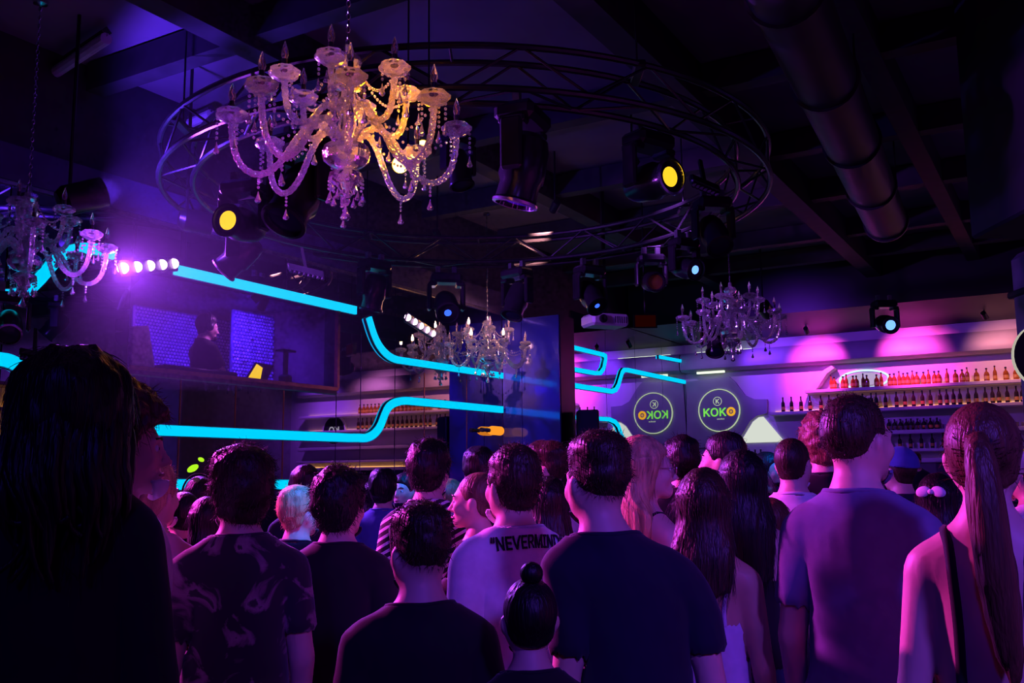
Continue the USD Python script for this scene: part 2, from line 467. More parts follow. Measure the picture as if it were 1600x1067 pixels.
def stud_panel(label, s0, s1, z0, z1, d):
    t = thing('studded_panel', label, 'wall panel', loc=mwp((s0 + s1) / 2, z0, d), group='padded panels in the DJ booth')
    part(t, 'pad', fbox(MF, s0, s1, z0, z1, d, d + 0.06, 0.02), padm)
    p = 0.046
    dome = lathe([(0.019, 0), (0.016, 0.011), (0.008, 0.018)], 6)
    ms = []
    for j, z in enumerate(np.arange(z0 + p / 2, z1, p * 0.87)):
        for s in np.arange(s0 + p / 2 + (j % 2) * p / 2, s1 - p / 4, p):
            m = dome.copy(); m.apply_translation([s, z, d + 0.06]); ms.append(m)
    m = cat(ms); m.apply_transform(MF)
    part(t, 'stud', m, studm, smooth=60, kind='stuff')


a0, a1 = mpx(207, 500, -1.7)[0], mpx(358, 500, -1.7)[0]
stud_panel('studded padded panel behind the DJ', a0 + 0.02, a1 + 0.25, 2.0, 3.62, -1.76)
b0, b1 = mpx(364, 500, -1.0)[0], mpx(507, 500, -1.0)[0]
stud_panel('bright blue studded panel right of the DJ', b0, min(b1, OP1 - 0.02), 2.0, HEAD, -1.06)

# ------------------------------------------------------------------ things on the DJ counter
q = thing('laptop_stand', 'pale wedge shaped stand on the left end of the DJ counter', 'stand', loc=mwp(-14.55, SILL, -0.2))
w0 = [mpx(x, y, -0.2) for x, y in ((203, 572), (207, 510), (230, 509), (240, 575))]
part(q, 'shell', fpoly(MF, Polygon([(a, max(b, SILL)) for a, b in w0]), -0.32, -0.18), M('pale_lilac', (0.7, 0.66, 0.7), 0.5), smooth=False)
part(q, 'base', fbox(MF, w0[0][0] - 0.02, w0[3][0] + 0.03, SILL, SILL + 0.02, -0.36, -0.14, 0.005), grey_alu)
q = thing('controller', 'black DJ mixing controller under the DJ\'s hands', 'mixer', loc=mwp(-13.9, SILL, -0.25))
c0, c1 = mpx(243, 580, -0.2)[0], mpx(360, 580, -0.2)[0]
part(q, 'case', fbox(MF, c0, c1, SILL, SILL + 0.07, -0.45, -0.08, 0.015), blackplastic)
for s in (c0 + 0.22, c1 - 0.22):
    m = lathe([(0.1, 0), (0.1, 0.012), (0.09, 0.016)], 24); m.apply_translation(mwp(s, SILL + 0.07, -0.27)); part(q, 'jog_wheel', m, grey_alu)
for s in np.linspace(c0 + 0.4, c1 - 0.4, 7):
    m = lathe([(0.012, 0), (0.01, 0.02)], 8); m.apply_translation(mwp(s, SILL + 0.07, -0.35)); part(q, 'knob', m, grey_alu)
q = thing('tablet', 'tilted tablet glowing yellow on the DJ counter', 'tablet', loc=mwp(-13.1, SILL, -0.1))
tp = [mpx(x, y, -0.1) for x, y in ((387, 592), (402, 566), (430, 571), (418, 597))]
part(q, 'case', fpoly(MF, Polygon([(a, max(b, SILL)) for a, b in tp]), -0.14, -0.12), blackplastic, smooth=False)
part(q, 'screen', fpoly(MF, Polygon([(a, max(b, SILL + 0.005)) for a, b in ((tp[0][0] + 0.02, tp[0][1] + 0.01), (tp[1][0] + 0.01, tp[1][1] - 0.015), (tp[1][0] + 0.1, tp[1][1] - 0.05), (tp[0][0] + 0.2, tp[0][1] - 0.01))]), -0.12, -0.116), glow('amber_screen', (1.0, 0.62, 0.0), 0.9), smooth=False)
q = thing('desk_stand', 'black T-shaped stand on the DJ counter', 'stand', loc=mwp(-12.9, SILL, -0.15))
sx, sz = mpx(446, 550, -0.2)
part(q, 'post', fbox(MF, sx - 0.025, sx + 0.025, SILL, sz, -0.22, -0.17, 0.008), blackplastic)
part(q, 'top', fbox(MF, sx - 0.11, sx + 0.11, sz, sz + 0.025, -0.26, -0.13, 0.008), blackplastic)
part(q, 'foot', fbox(MF, sx - 0.07, sx + 0.07, SILL, SILL + 0.12, -0.25, -0.14, 0.02), blackplastic)

# ------------------------------------------------------------------ the bar
bar = thing('back_bar', 'long white back bar with shelf ledges, cornice and warm light strips', 'bar', loc=bwp(5, 0, 0.2), kind='structure')
# cornice: a rounded band
prof = Polygon([(0, 3.85), (0.3, 3.85), (0.38, 3.9), (0.4, 4.0), (0.36, 4.2), (0.3, 4.27), (0, 4.27)])
m = trimesh.creation.extrude_polygon(prof, 11.5, engine='earcut')
X = np.eye(4); X[:3, 0], X[:3, 1], X[:3, 2], X[:3, 3] = -WD, ZD, ED, bwp(0.01, 0)
m.apply_transform(X); m.fix_normals()
part(bar, 'cornice', m, greywall, smooth=40)
def shelf(name, s0, z, dd, th):
    part(bar, name, fbox(BF, s0, 11.4, z - th, z, 0.0, dd, 0.012), whitewall)
shelf('shelf', 2.72, 3.31, 0.34, 0.07)
shelf('shelf', 1.95, 2.88, 0.36, 0.07)
shelf('shelf', 3.4, 2.42, 0.38, 0.08)
shelf('shelf', 3.0, 2.05, 0.4, 0.06)
shelf('shelf', 1.0, 1.86, 0.5, 0.09)
part(bar, 'cupboard', fbox(BF, 1.0, 11.4, 0.0, 1.77, 0.0, 0.45), M('dark_cupboard', (0.08, 0.07, 0.1), 0.4))
for s0, z in ((4.6, 3.31), (2.0, 2.88)):
    part(bar, 'light_strip', fbox(BF, s0, 11.3, z + 0.002, z + 0.022, 0.0, 0.03), warmled, smooth=False)
part(bar, 'light_strip', fbox(BF, 5.5, 11.3, 1.862, 1.885, 0.0, 0.03), warmled, smooth=False)
part(bar, 'light_strip', fbox(BF, 0.35, 0.98, 3.8, 3.845, 0.2, 0.26), whiteled, smooth=False)
part(bar, 'light_strip', fbox(BF, 0.3, 1.6, 4.28, 4.30, 0.1, 0.16), whiteled, smooth=False)
pk = [bpx(*p) for p in ((1075, 597), (1141, 589), (1150, 597), (1166, 618), (1180, 624), (1200, 624), (1200, 646), (1184, 650), (1174, 658), (1152, 694), (1075, 702))]
part(bar, 'sign_panel', fpoly(BF, Polygon(pk), 0.0, 0.08), greywall, smooth=False)
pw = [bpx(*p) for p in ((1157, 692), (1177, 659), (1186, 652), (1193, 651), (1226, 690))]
part(bar, 'painted_light_patch', fpoly(BF, Polygon(pw), 0.0, 0.03), glow('light_patch_white', (0.9, 0.95, 0.85), 0.75), smooth=False)  # emissive polygon in the shape of projector light falling on the wall
pc = [bpx(*p) for p in ((1268, 612), (1276, 603), (1292, 580), (1304, 573), (1308, 577), (1297, 585), (1283, 606), (1278, 612))]
part(bar, 'curved_bracket', fpoly(BF, Polygon(pc), 0.0, 0.3), whitewall, smooth=False)
bc = thing('bar_counter', 'dark bar counter behind the crowd', 'counter', loc=bwp(5, 0, 2.2))
part(bc, 'front', fbox(BF, 1.6, 11.4, 0, 1.08, 2.0, 2.5), M('counter_front', (0.1, 0.08, 0.12), 0.35), smooth=False)
part(bc, 'worktop', fbox(BF, 1.5, 11.45, 1.08, 1.14, 1.95, 2.62, 0.01), M('counter_top', (0.2, 0.18, 0.2), 0.2))

# round signs, and the painted oval of projected light
def ring(s, z, r0, r1, d0, d1, frame=BF, n=32):
    return fpoly(frame, Point(s, z).buffer(r1, quad_segs=n // 4).difference(Point(s, z).buffer(r0, quad_segs=n // 4)), d0, d1)
def lettering(txt, h, s, z, d, frame=BF, width=None, bold=True, depth=0.006):
    m = meshkit.text_mesh(txt, h, depth, bold)
    b = m.bounds
    k = width / (b[1, 0] - b[0, 0]) if width else 1
    m.apply_translation(-(b[0] + b[1]) / 2)
    m.apply_scale([k, h / (b[1, 1] - b[0, 1]), 1])
    m.apply_translation([s, z, d])
    m.apply_transform(frame)
    return m
ks, kz = bpx(1124, 641, 0.08)
green = glow('green_neon', (0.25, 1.0, 0.12), 0.75)
orange = glow('orange_neon', (1.0, 0.5, 0.03), 0.8)
pale = glow('pale_neon', (0.75, 0.95, 0.6), 0.6)
sg = thing('round_sign', 'round lit KOKO sign on the grey panel in the bar corner', 'sign', loc=bwp(ks, kz, 0.08))
part(sg, 'plate', fpoly(BF, Point(ks, kz).buffer(0.47, quad_segs=16), 0.081, 0.1), greywall, smooth=40)
part(sg, 'outline', ring(ks, kz, 0.455, 0.475, 0.081, 0.115), pale, smooth=40)
part(sg, 'emblem', cat([ring(ks - 0.03, kz + 0.2, 0.088, 0.1, 0.1, 0.106), lettering('K', 0.1, ks - 0.03, kz + 0.2, 0.103)]), pale, smooth=False)
part(sg, 'letters', lettering('KOK', 0.19, ks - 0.1, kz - 0.04, 0.104, width=0.52), green, smooth=False)
part(sg, 'letter', cat([ring(ks + 0.27, kz - 0.04, 0.05, 0.1, 0.1, 0.107), ring(ks + 0.27, kz - 0.04, 0.012, 0.026, 0.1, 0.107)]), orange, smooth=40, label='orange letter O')
part(sg, 'small_line', lettering('ıııılıı', 0.035, ks + 0.03, kz - 0.19, 0.103, width=0.16, bold=False), pale, smooth=False)
s2 = thing('round_sign', 'black round sign high on the far right end of the bar wall', 'sign', loc=bwp(10.3, 3.0, 0.1))
part(s2, 'plate', fpoly(BF, Point(10.3, 2.9).buffer(0.4, quad_segs=16), 0.02, 0.09), blackplastic, smooth=40)
part(s2, 'rim', ring(10.3, 2.9, 0.38, 0.41, 0.02, 0.1), whiteplastic, smooth=40)
part(s2, 'letters', lettering('KO', 0.2, 10.3, 2.9, 0.094), glow('white_letters', (0.9, 0.85, 0.95), 0.6), smooth=False)
s3 = thing('painted_light_oval', 'pale painted oval of projected light behind the bottles of the upper shelf', 'light', loc=bwp(3.9, 3.5, 0.02))  # glowing shapes stand in for an oval logo projected onto the shelf
ov = Point(0, 0).buffer(1, quad_segs=16)
from shapely import affinity
oa = affinity.translate(affinity.scale(ov, 0.5, 0.2), 3.86, 3.5)
ob = affinity.translate(affinity.scale(ov, 0.46, 0.165), 3.86, 3.5)
part(s3, 'ring', fpoly(BF, oa.difference(ob), 0.005, 0.03), glow('light_oval_edge', (0.6, 0.85, 1.0), 1.3), smooth=40)
part(s3, 'panel', fpoly(BF, affinity.scale(ob, 0.8, 0.8), 0.005, 0.012), glow('light_oval_centre', (0.8, 0.6, 1.0), 0.6), smooth=40)

# bottles: one of each kind, then a copy for every one on the shelves
amber = M('amber_glass', (0.32, 0.1, 0.015), 0.08, var=0.3, specular_ior_level=0.6)
darkglass = M('dark_glass', (0.03, 0.015, 0.02), 0.08, var=0.3)
clearish = M('clear_bottle_glass', (0.5, 0.45, 0.5), 0.05, transmission_weight=0.7)
gold = M('gold_label', (0.6, 0.36, 0.08), 0.4, var=0.2)
BPROF = {'slim': [(0.0, 0), (0.034, 0), (0.036, 0.01), (0.036, 0.16), (0.03, 0.185), (0.014, 0.215), (0.013, 0.265), (0.016, 0.268), (0.016, 0.29), (0.0, 0.292)],
         'squat': [(0.0, 0), (0.046, 0), (0.05, 0.012), (0.05, 0.13), (0.04, 0.165), (0.016, 0.19), (0.015, 0.225), (0.02, 0.228), (0.02, 0.255), (0.0, 0.257)]}
PROTO = {}
def bottle(kind, mat, name, label, loc, group, k=1.0):
    key = (kind, name, group)
    if key in PROTO:
        return copy_of(PROTO[key], loc, label, group=group)
    t = thing(name, label, 'bottle', loc, group=group)
    pr = np.array(BPROF[kind]) * k
    part(t, 'body', lathe(pr[:7], 12), mat, local=True)
    part(t, 'cap', lathe(pr[6:], 10), blackplastic, local=True)
    part(t, 'paper_label', lathe([(pr[3, 0] + 0.0012, 0.04 * k), (pr[3, 0] + 0.0012, 0.1 * k)], 12), gold, local=True)
    PROTO[key] = t
    return t
up = [300, 318, 370, 390, 430, 450, 490, 512, 570, 598, 650, 675, 705, 730, 755, 785, 810, 850, 880, 915, 940, 990, 1040, 1080, 1110, 1165, 1225, 1275, 1340, 1400]
lo = [15, 65, 122, 175, 240, 290, 340, 390, 440, 490, 540, 570, 625, 690, 740, 792, 845, 893, 950, 990, 1030, 1068, 1118, 1165, 1220, 1262, 1300, 1350, 1405, 1440]
for k, c in enumerate(up):
    s, _ = bpx(1220 + c / 3.81, 600 - c * 0.012, 0.2)
    bottle('squat' if k % 3 else 'slim', amber, 'liquor_bottle' if k % 3 else 'tall_bottle', 'squat amber bottle on the upper lit bar shelf' if k % 3 else 'slim amber bottle on the upper lit bar shelf', bwp(s, 3.31, 0.2), 'squat bottles on the upper shelf' if k % 3 else 'slim bottles on the upper shelf')
for s in np.arange(6.95, 9.4, 0.13):
    bottle('squat', amber, 'liquor_bottle', 'squat amber bottle on the upper lit bar shelf', bwp(s, 3.31, 0.2), 'squat bottles on the upper shelf')
for k, c in enumerate(lo):
    s, _ = bpx(1220 + c / 3.81, 640 - c * 0.012, 0.2)
    bottle('slim', darkglass, 'dark_bottle', 'dark bottle on the second, warm lit bar shelf', bwp(s, 2.88, 0.2), 'dark bottles on the second shelf', 1.08)
for s in np.arange(6.95, 9.4, 0.15):
    bottle('slim', darkglass, 'dark_bottle', 'dark bottle on the second, warm lit bar shelf', bwp(s, 2.88, 0.2), 'dark bottles on the second shelf', 1.08)
gp = [(0.0, 0), (0.028, 0), (0.034, 0.09), (0.031, 0.09), (0.026, 0.012), (0.0, 0.012)]
gl0 = None
for s in np.concatenate([np.arange(4.25, 5.1, 0.095), np.arange(5.3, 6.7, 0.1)]):
    lab = 'small clear glass on the third bar shelf'
    if gl0 is None:
        gl0 = thing('drinking_glass', lab, 'glass', bwp(s, 2.42, 0.2), group='glasses on the third shelf')
        part(gl0, 'tumbler', lathe(gp, 12), clearish, local=True)
        part(gl0, 'drink', lathe([(0.0, 0.014), (0.026, 0.014), (0.029, 0.055), (0.0, 0.055)], 10), amber, local=True)
    else:
        copy_of(gl0, bwp(s, 2.42, 0.2 + 0.06 * math.sin(40 * s)), lab, group='glasses on the third shelf')
for s in np.concatenate([np.arange(4.3, 4.7, 0.11), np.arange(4.72, 5.3, 0.12)]):
    bottle('squat', darkglass, 'mixer_bottle', 'small black bottle behind the glasses of the third bar shelf', bwp(s, 2.42, 0.1), 'mixer bottles on the third shelf', 0.9)
for s in np.arange(4.3, 6.6, 0.2):
    bottle('slim', darkglass, 'spare_bottle', 'dark bottle on the lowest bar shelf', bwp(s, 2.05, 0.2), 'bottles on the lowest shelf', 1.0)
for s in np.arange(1.06, 1.8, 0.125):
    bottle('squat', darkglass, 'counter_bottle', 'small dark bottle standing below the round KOKO sign', bwp(s, 1.86, 0.15 + 0.1 * (s % 0.3)), 'bottles below the round sign', 0.95)

# lit bottle niche at the left edge, on the mirror wall
ni = thing('bottle_niche', 'white shelf niche with warm light at the left edge', 'shelf unit', loc=mwp(-16.3, 1.2, 0.1))
n0, n1 = mpx(-60, 620, 0.25)[0], mpx(33, 620, 0.25)[0]
nz = [mpx(15, y, 0.25)[1] for y in (597, 637, 682)]
part(ni, 'back', fbox(MF, n0, n1, 0.02, nz[0] - 0.02, 0.001, 0.03), whitewall, smooth=False)
for z in (nz[0], nz[1], nz[2], 1.3):
    part(ni, 'shelf', fbox(MF, n0, n1, z - 0.03, z, 0.03, 0.3, 0.005), M('dark_shelf', (0.1, 0.08, 0.1), 0.4))
part(ni, 'side', fbox(MF, n1 - 0.03, n1, 0.02, nz[0] - 0.02, 0.001, 0.3), whitewall, smooth=False)
for z in nz[1:]:
    part(ni, 'light_strip', fbox(MF, n0 + 0.05, n1 - 0.05, z + 0.001, z + 0.02, 0.03, 0.05), warmled, smooth=False)
for z, row in zip(nz[1:], ('top', 'middle')):
    for px_ in (-40, -18, 5, 26):
        s = mpx(px_, 630, 0.15)[0]
        bottle('slim', darkglass, 'niche_bottle', f'dark bottle on the {row} shelf of the niche at the left edge', mwp(s, z, 0.18), f'bottles on the {row} niche shelf', 0.58)
# ------------------------------------------------------------------ ring truss
RC = np.array([-0.40, 8.95])
R0, R1, ZL, ZU = 2.52, 2.8, 4.2, 4.5
tr = thing('ring_truss', 'black circular lighting truss hanging under the ceiling', 'truss', loc=(*RC, ZL))
def circ(r, z, n=96, a0=0.0, a1=2 * math.pi):
    a = np.linspace(a0, a1, n)
    return np.stack([RC[0] + r * np.cos(a), RC[1] + r * np.sin(a), np.full(n, z)], 1)
for r, z in ((R0, ZL), (R1, ZL), (R0, ZU), (R1, ZU)):
    part(tr, 'chord', tube(circ(r, z, 97), 0.025, 8, cap=False), trussm)
NB = 36
def rp(k, r, z):
    a = 2 * math.pi * k / NB
    return np.array([RC[0] + r * math.cos(a), RC[1] + r * math.sin(a), z])
for k in range(NB):
    for r in (R0, R1):
        zz = (ZL, ZU) if k % 2 else (ZU, ZL)
        part(tr, 'brace', tube([rp(k, r, zz[0]), rp(k + 1, r, zz[1])], 0.011, 5), trussm)
    part(tr, 'brace', tube([rp(k, R0, ZL), rp(k + 1, R1, ZL)] if k % 2 else [rp(k, R1, ZL), rp(k + 1, R0, ZL)], 0.011, 5), trussm)
    if k % 3 == 0:
        part(tr, 'brace', tube([rp(k, R0, ZU), rp(k, R1, ZU)], 0.011, 5), trussm)
for k in (3, 12, 21, 30):
    a = rp(k, (R0 + R1) / 2, ZU)
    part(tr, 'hanger', cat([tube([a + [0, 0, -0.02], a + [0, 0, CEIL - ZU]], 0.008, 6), box(0.08, 0.38, 0.05, a + [0, 0, 0.0], 0.01)]), black)

# ------------------------------------------------------------------ moving heads
lens_dark = M('lens_glass', (0.02, 0.02, 0.05), 0.05, var=0.1)
L_yellow = glow('lens_yellow', (1.0, 0.55, 0.02), 1.3)
L_blue = glow('lens_blue', (0.03, 0.1, 1.0), 2.0)
L_cold = glow('lens_cold', (0.1, 0.25, 1.0), 2.6)
headm = M('moving_head_shell', (0.02, 0.018, 0.022), 0.22, var=0.2)


def moving_head(label, top, aimdir, lens, k=1.0, rim=None, lr=1.0):
    """base box, yoke and a round head with a lens; top is where the clamp meets the truss"""
    top = np.asarray(top, float)
    d = np.asarray(aimdir, float); d /= np.linalg.norm(d)
    t = thing('moving_head', label, 'stage light', loc=top)
    h = d * [1, 1, 0]
    h = h / np.linalg.norm(h) if np.linalg.norm(h) > 1e-3 else np.array([1.0, 0, 0])
    side = np.cross([0, 0, 1.0], h)
    Fm = np.eye(4); Fm[:3, 0], Fm[:3, 1], Fm[:3, 2], Fm[:3, 3] = side, h, [0, 0, 1], top
    def put(name, m, mat, parent=t, **kw):
        m = m.copy(); m.apply_transform(Fm); return part(parent, name, m, mat, **kw)
    for x in (-0.09, 0.09):
        put('clamp', box(0.05, 0.05, 0.09, (x * k, 0, -0.03)), grey_alu, smooth=False)
    put('base', box(0.34 * k, 0.24 * k, 0.11 * k, (0, 0, -0.07 - 0.055 * k), 0.03 * k), headm)
    z0 = -0.07 - 0.11 * k
    zc = z0 - 0.24 * k
    for sg_ in (-1, 1):
        arm = cat([box(0.045 * k, 0.13 * k, 0.3 * k, (sg_ * 0.185 * k, 0, z0 - 0.15 * k), 0.015 * k), box(0.09 * k, 0.16 * k, 0.05 * k, (sg_ * 0.15 * k, 0, z0 - 0.01 * k), 0.012 * k)])
        put('yoke_arm', arm, headm)
    c = top + [0, 0, zc]
    prof = [(0.0, -0.2), (0.07, -0.195), (0.105, -0.165), (0.125, -0.1), (0.13, -0.02), (0.135, 0.06), (0.115, 0.1), (0.12, 0.19), (0.13, 0.2), (0.13, 0.215), (0.112, 0.22), (0.108, 0.2)]
    hd = part(t, 'head', lathe(np.array(prof) * k, 24, c, d), headm)
    part(hd, 'lens', lathe(np.array([(0.0, 0.205), (0.06 * lr, 0.204), (0.107 * lr, 0.1985)])[::-1] * k, 24, c, d), lens)
    part(hd, 'bezel', lathe(np.array([(0.108, 0.2), (0.113, 0.224), (0.131, 0.22), (0.133, 0.205)]) * k, 32, c, d, cap=False), rim or headm)
    return c


def hang_at(px, py, y, drop):
    """the clamp point of a head whose body is seen at the pixel, at depth y"""
    return at(px, py, y) + [0, 0, drop]


def to(px, py, y, c):
    return at(px, py, y) - c


def head_px(label, px, py, y, aimdir, lens, k=1.0, **kw):
    drop = 0.07 + 0.11 * k + 0.24 * k
    return moving_head(label, hang_at(px, py, y, drop), aimdir, lens, k, **kw)


pinkrim = M('pink_bezel', (0.8, 0.6, 0.8), 0.2, 0.8)
head_px('large moving head with amber lens at the left of the ring', 380, 352, 7.0, (-0.35, -1, -0.05), L_yellow, 0.95, lr=0.8)
head_px('moving head hanging below the ring with a pale curved rim, left of the DJ opening', 376, 398, 7.7, (-0.8, 0.1, -0.7), lens_dark, 0.9, rim=pinkrim)
head_px('dark moving head right behind the near chandelier', 467, 305, 6.6, (-0.3, -0.5, -0.9), lens_dark, 1.25)
head_px('large dark moving head pointing down with a purple rimmed lens, in mid picture', 818, 262, 6.6, (-0.25, 0.1, -1), M('lens_violet', (0.1, 0.03, 0.4), 0.08), 1.25, rim=pinkrim)
head_px('moving head with chrome shell and amber lens at the right of the ring', 1015, 285, 7.2, (0.55, -0.75, -0.05), L_yellow, 1.1, rim=chrome, lr=0.75)
head_px('small dark moving head just right of the near chandelier', 716, 262, 7.2, (0.2, -0.2, -1), lens_dark, 0.75)
head_px('black moving head with drooping housing left of the row of violet lamps', 585, 455, 10.6, (-0.2, 0.2, -1), lens_dark, 1.0)
head_px('moving head with a bright blue lens left of the middle chandelier', 697, 477, 10.9, (0.15, -0.8, -0.55), L_blue, 1.05, lr=0.42)
head_px('dark moving head with pale yoke right of the middle chandelier', 808, 468, 11.2, (-0.3, -0.3, -0.9), lens_dark, 1.05)
head_px('dark moving head with a small blue lens above the projector', 922, 462, 11.0, (0.35, -0.6, -0.7), L_blue, 1.0, lr=0.33)
head_px('moving head with bright blue beam left of the right chandelier', 1070, 418, 9.6, (0.5, -0.9, -0.35), L_cold, 0.85, lr=0.55)
head_px('dark moving head on the right of the ring above the right chandelier', 1115, 365, 8.6, (0.1, -0.5, -0.6), lens_dark, 0.95)
head_px('small moving head with a dim yellow lens behind the ring', 1018, 440, 10.4, (0.1, -0.9, -0.2), M('lens_dim', (0.3, 0.2, 0.02), 0.2), 0.85)
head_px('moving head with a bright lens on the black soffit above the bar shelves', 1383, 506, 14.2, (0.02, -1, -0.25), L_cold, 1.0, lr=0.8)
head_px('dark oval moving head under the right chandelier', 1118, 533, 12.2, (-0.2, -0.6, -0.9), lens_dark, 0.9)
head_px('violet lit moving head at the left edge above the arch', 14, 508, 7.6, (0.4, -0.7, -0.6), lens_dark, 0.75, rim=pinkrim)

# ------------------------------------------------------------------ bars of round lamps
L_hot = glow('lamp_violet_white', (1.0, 0.6, 1.0), 6.0)


def light_bar(label, a, b, facing, n=5, r=0.055, lens=None, cat_='light bar'):
    a, b, f = np.array(a), np.array(b), np.array(facing, float)
    f /= np.linalg.norm(f)
    t = thing('light_bar', label, cat_, loc=(a + b) / 2)
    u = (b - a); L = np.linalg.norm(u); u /= L
    v = np.cross(f, u); v /= np.linalg.norm(v)
    Fm = np.eye(4); Fm[:3, 0], Fm[:3, 1], Fm[:3, 2], Fm[:3, 3] = u, v, f, (a + b) / 2
    m = box(L + 2.6 * r, 2.5 * r, 0.09, (0, 0, -0.05), 0.015); m.apply_transform(Fm)
    part(t, 'housing', m, blackplastic)
    for q_ in np.linspace(0, 1, n):
        p = a + (b - a) * q_
        part(t, 'lamp', lathe([(r * 0.9, 0.0), (r * 0.8, 0.012), (0.0, 0.02)], 14, p - f * 0.004, f), lens or L_hot)
        part(t, 'bezel', lathe([(r, -0.01), (r, 0.015), (r * 0.9, 0.015), (r * 0.88, 0.0)], 20, p, f, cap=False), blackplastic)
    m = cat([box(0.03, 0.03, 0.3, (0, 0.12 * 0, -0.2))]); m.apply_transform(Fm)
    part(t, 'bracket', m, black)
    return t


LB1 = light_bar('bar of five glaring violet lamps left of the straight cyan line', at(192, 419, 7.9), at(271, 412, 8.75), (0.42, -0.9, -0.12), r=0.055)
LB2 = light_bar('bar of five violet lamps above the curving cyan line', at(637, 496, 11.6), at(676, 521, 12.6), (0.3, -0.9, -0.1), r=0.05)
dotl = M('led_dot', (0.5, 0.5, 0.7), 0.2, 0.4)
light_bar('unlit light bar with clear dots under the left of the ring', at(455, 424, 9.0), at(505, 436, 9.0), (0.3, -0.5, -1), 8, 0.022, dotl)
light_bar('unlit light bar with clear dots at the right end of the ring', at(1085, 288, 7.6), at(1120, 303, 7.6), (0.0, -0.6, -1), 7, 0.025, dotl)
light_bar('unlit light bar with clear dots left of the person with braids', at(35, 558, 7.4), at(72, 566, 7.4), (0.3, -0.6, -0.8), 7, 0.02, dotl)

# ------------------------------------------------------------------ other things under the ceiling
pj = thing('projector', 'white ceiling projector left of the right chandelier', 'projector', loc=at(945, 502, 11.7))
pc_ = at(945, 502, 11.7)
Rz = T.rotation_matrix(math.radians(22), [0, 0, 1])
def pput(name, m, mat, **kw):
    m = m.copy(); m.apply_transform(Rz); m.apply_translation(pc_); return part(pj, name, m, mat, **kw)
pput('case', box(0.5, 0.36, 0.15, (0, 0, 0), 0.03), whiteplastic)
pput('lens', lathe([(0.05, 0), (0.05, 0.03), (0.035, 0.04), (0.0, 0.03)], 20, (-0.12, -0.18, 0), (0, -1, 0)), blackplastic)
for k in range(6):
    pput('vent', box(0.012, 0.006, 0.08, (0.05 + 0.03 * k, -0.181, 0)), grey_alu, smooth=False)
pput('mount', cat([box(0.04, 0.04, CEIL - pc_[2] - 0.02, (0, 0, (CEIL - pc_[2]) / 2 + 0.0)), box(0.2, 0.2, 0.03, (0, 0, 0.085))]), black, smooth=False)
rs = thing('red_sign', 'dim red sign box hanging behind the projector', 'sign', loc=at(1008, 502, 13))
part(rs, 'case', fbox(np.block([[np.eye(3), at(1008, 502, 13)[:, None]], [np.zeros((1, 3)), 1]]), -0.16, 0.16, -0.03, 0.03, -0.1, 0.1), blackplastic)
part(rs, 'face', wbox(*(np.repeat(at(1008, 502, 13), 2) + [-0.14, 0.14, -0.035, -0.03, -0.08, 0.08])), glow('red_face', (1.0, 0.05, 0.03), 0.012))
part(rs, 'stem', tube([at(1008, 502, 13) + [0, 0, 0.09], at(1008, 502, 13) * [1, 1, 0] + [0, 0, CEIL]], 0.012, 6), black)

d0_, d1_ = atz(1222, -30, 4.75), atz(1384, 345, 4.75)
du = thing('ventilation_duct', 'thick round ventilation duct under the ceiling at right', 'duct', loc=d0_)
ductm = M('duct_metal', (0.035, 0.03, 0.045), 0.5, 0.3, var=0.15)
part(du, 'pipe', tube([d0_ + (d0_ - d1_) * 0.3, d0_, d1_], 0.25, 28), ductm)
for k in np.linspace(0.02, 1, 5):
    p = d0_ + (d1_ - d0_) * k
    v = (d1_ - d0_) / np.linalg.norm(d1_ - d0_)
    part(du, 'flange', tube([p - v * 0.03, p + v * 0.03], 0.275, 28), ductm)
for k in (0.25, 0.8):
    p = d0_ + (d1_ - d0_) * k
    part(du, 'strap', cat([tube([p + [s, 0, 0], p + [s, 0, CEIL - 4.75]], 0.01, 5) for s in (-0.26, 0.26)]), black)

hb = thing('ceiling_box', 'large dark boxed casing hanging at the upper right corner', 'casing', loc=(3.6, 6.4, 3.3))
hx = np.array([at(1513, 325, 7.2)[0], 6.2, at(1560, 318, 6.2)[2]])
part(hb, 'shell', wbox(hx[0], hx[0] + 1.3, 6.2, 7.2, hx[2], CEIL, 0.02), M('casing_paint', (0.02, 0.018, 0.03), 0.6))
part(hb, 'edge', wbox(hx[0] - 0.01, hx[0] + 1.31, 6.19, 6.25, hx[2] - 0.02, hx[2] + 0.02), black)
pl = thing('pillar', 'blue rounded pillar at the right edge', 'pillar', loc=(at(1610, 700, 10.5)[0] + 0.3, 10.8, 0))
px0 = at(1590, 600, 11.1)[0]
part(pl, 'shaft', wbox(px0, px0 + 0.6, 10.5, 11.1, 0, 4.12, 0.08), M('pillar_paint', (0.2, 0.18, 0.3), 0.4))
part(pl, 'capital', wbox(px0 - 0.03, px0 + 0.63, 10.47, 11.13, 3.6, 3.68, 0.02), dark)
s4 = thing('round_sign', 'black round sign with a white rim at the right edge of the picture', 'sign', loc=at(1640, 556, 10.2))
sc = at(1641, 556, 10.3)
part(s4, 'plate', lathe([(0.0, 0.0), (0.38, 0.0), (0.38, 0.06), (0.0, 0.061)], 40, sc, (-0.25, -1, 0)), blackplastic)
part(s4, 'rim', lathe([(0.37, 0.062), (0.385, 0.062), (0.385, 0.0), (0.37, 0.0)], 40, sc, (-0.25, -1, 0), cap=False), glow('rim_white', (0.9, 0.85, 0.7), 0.5))
part(s4, 'arm', tube([sc + [0, 0.02, 0], [px0 + 0.1, 10.55, sc[2]]], 0.02, 8), black)

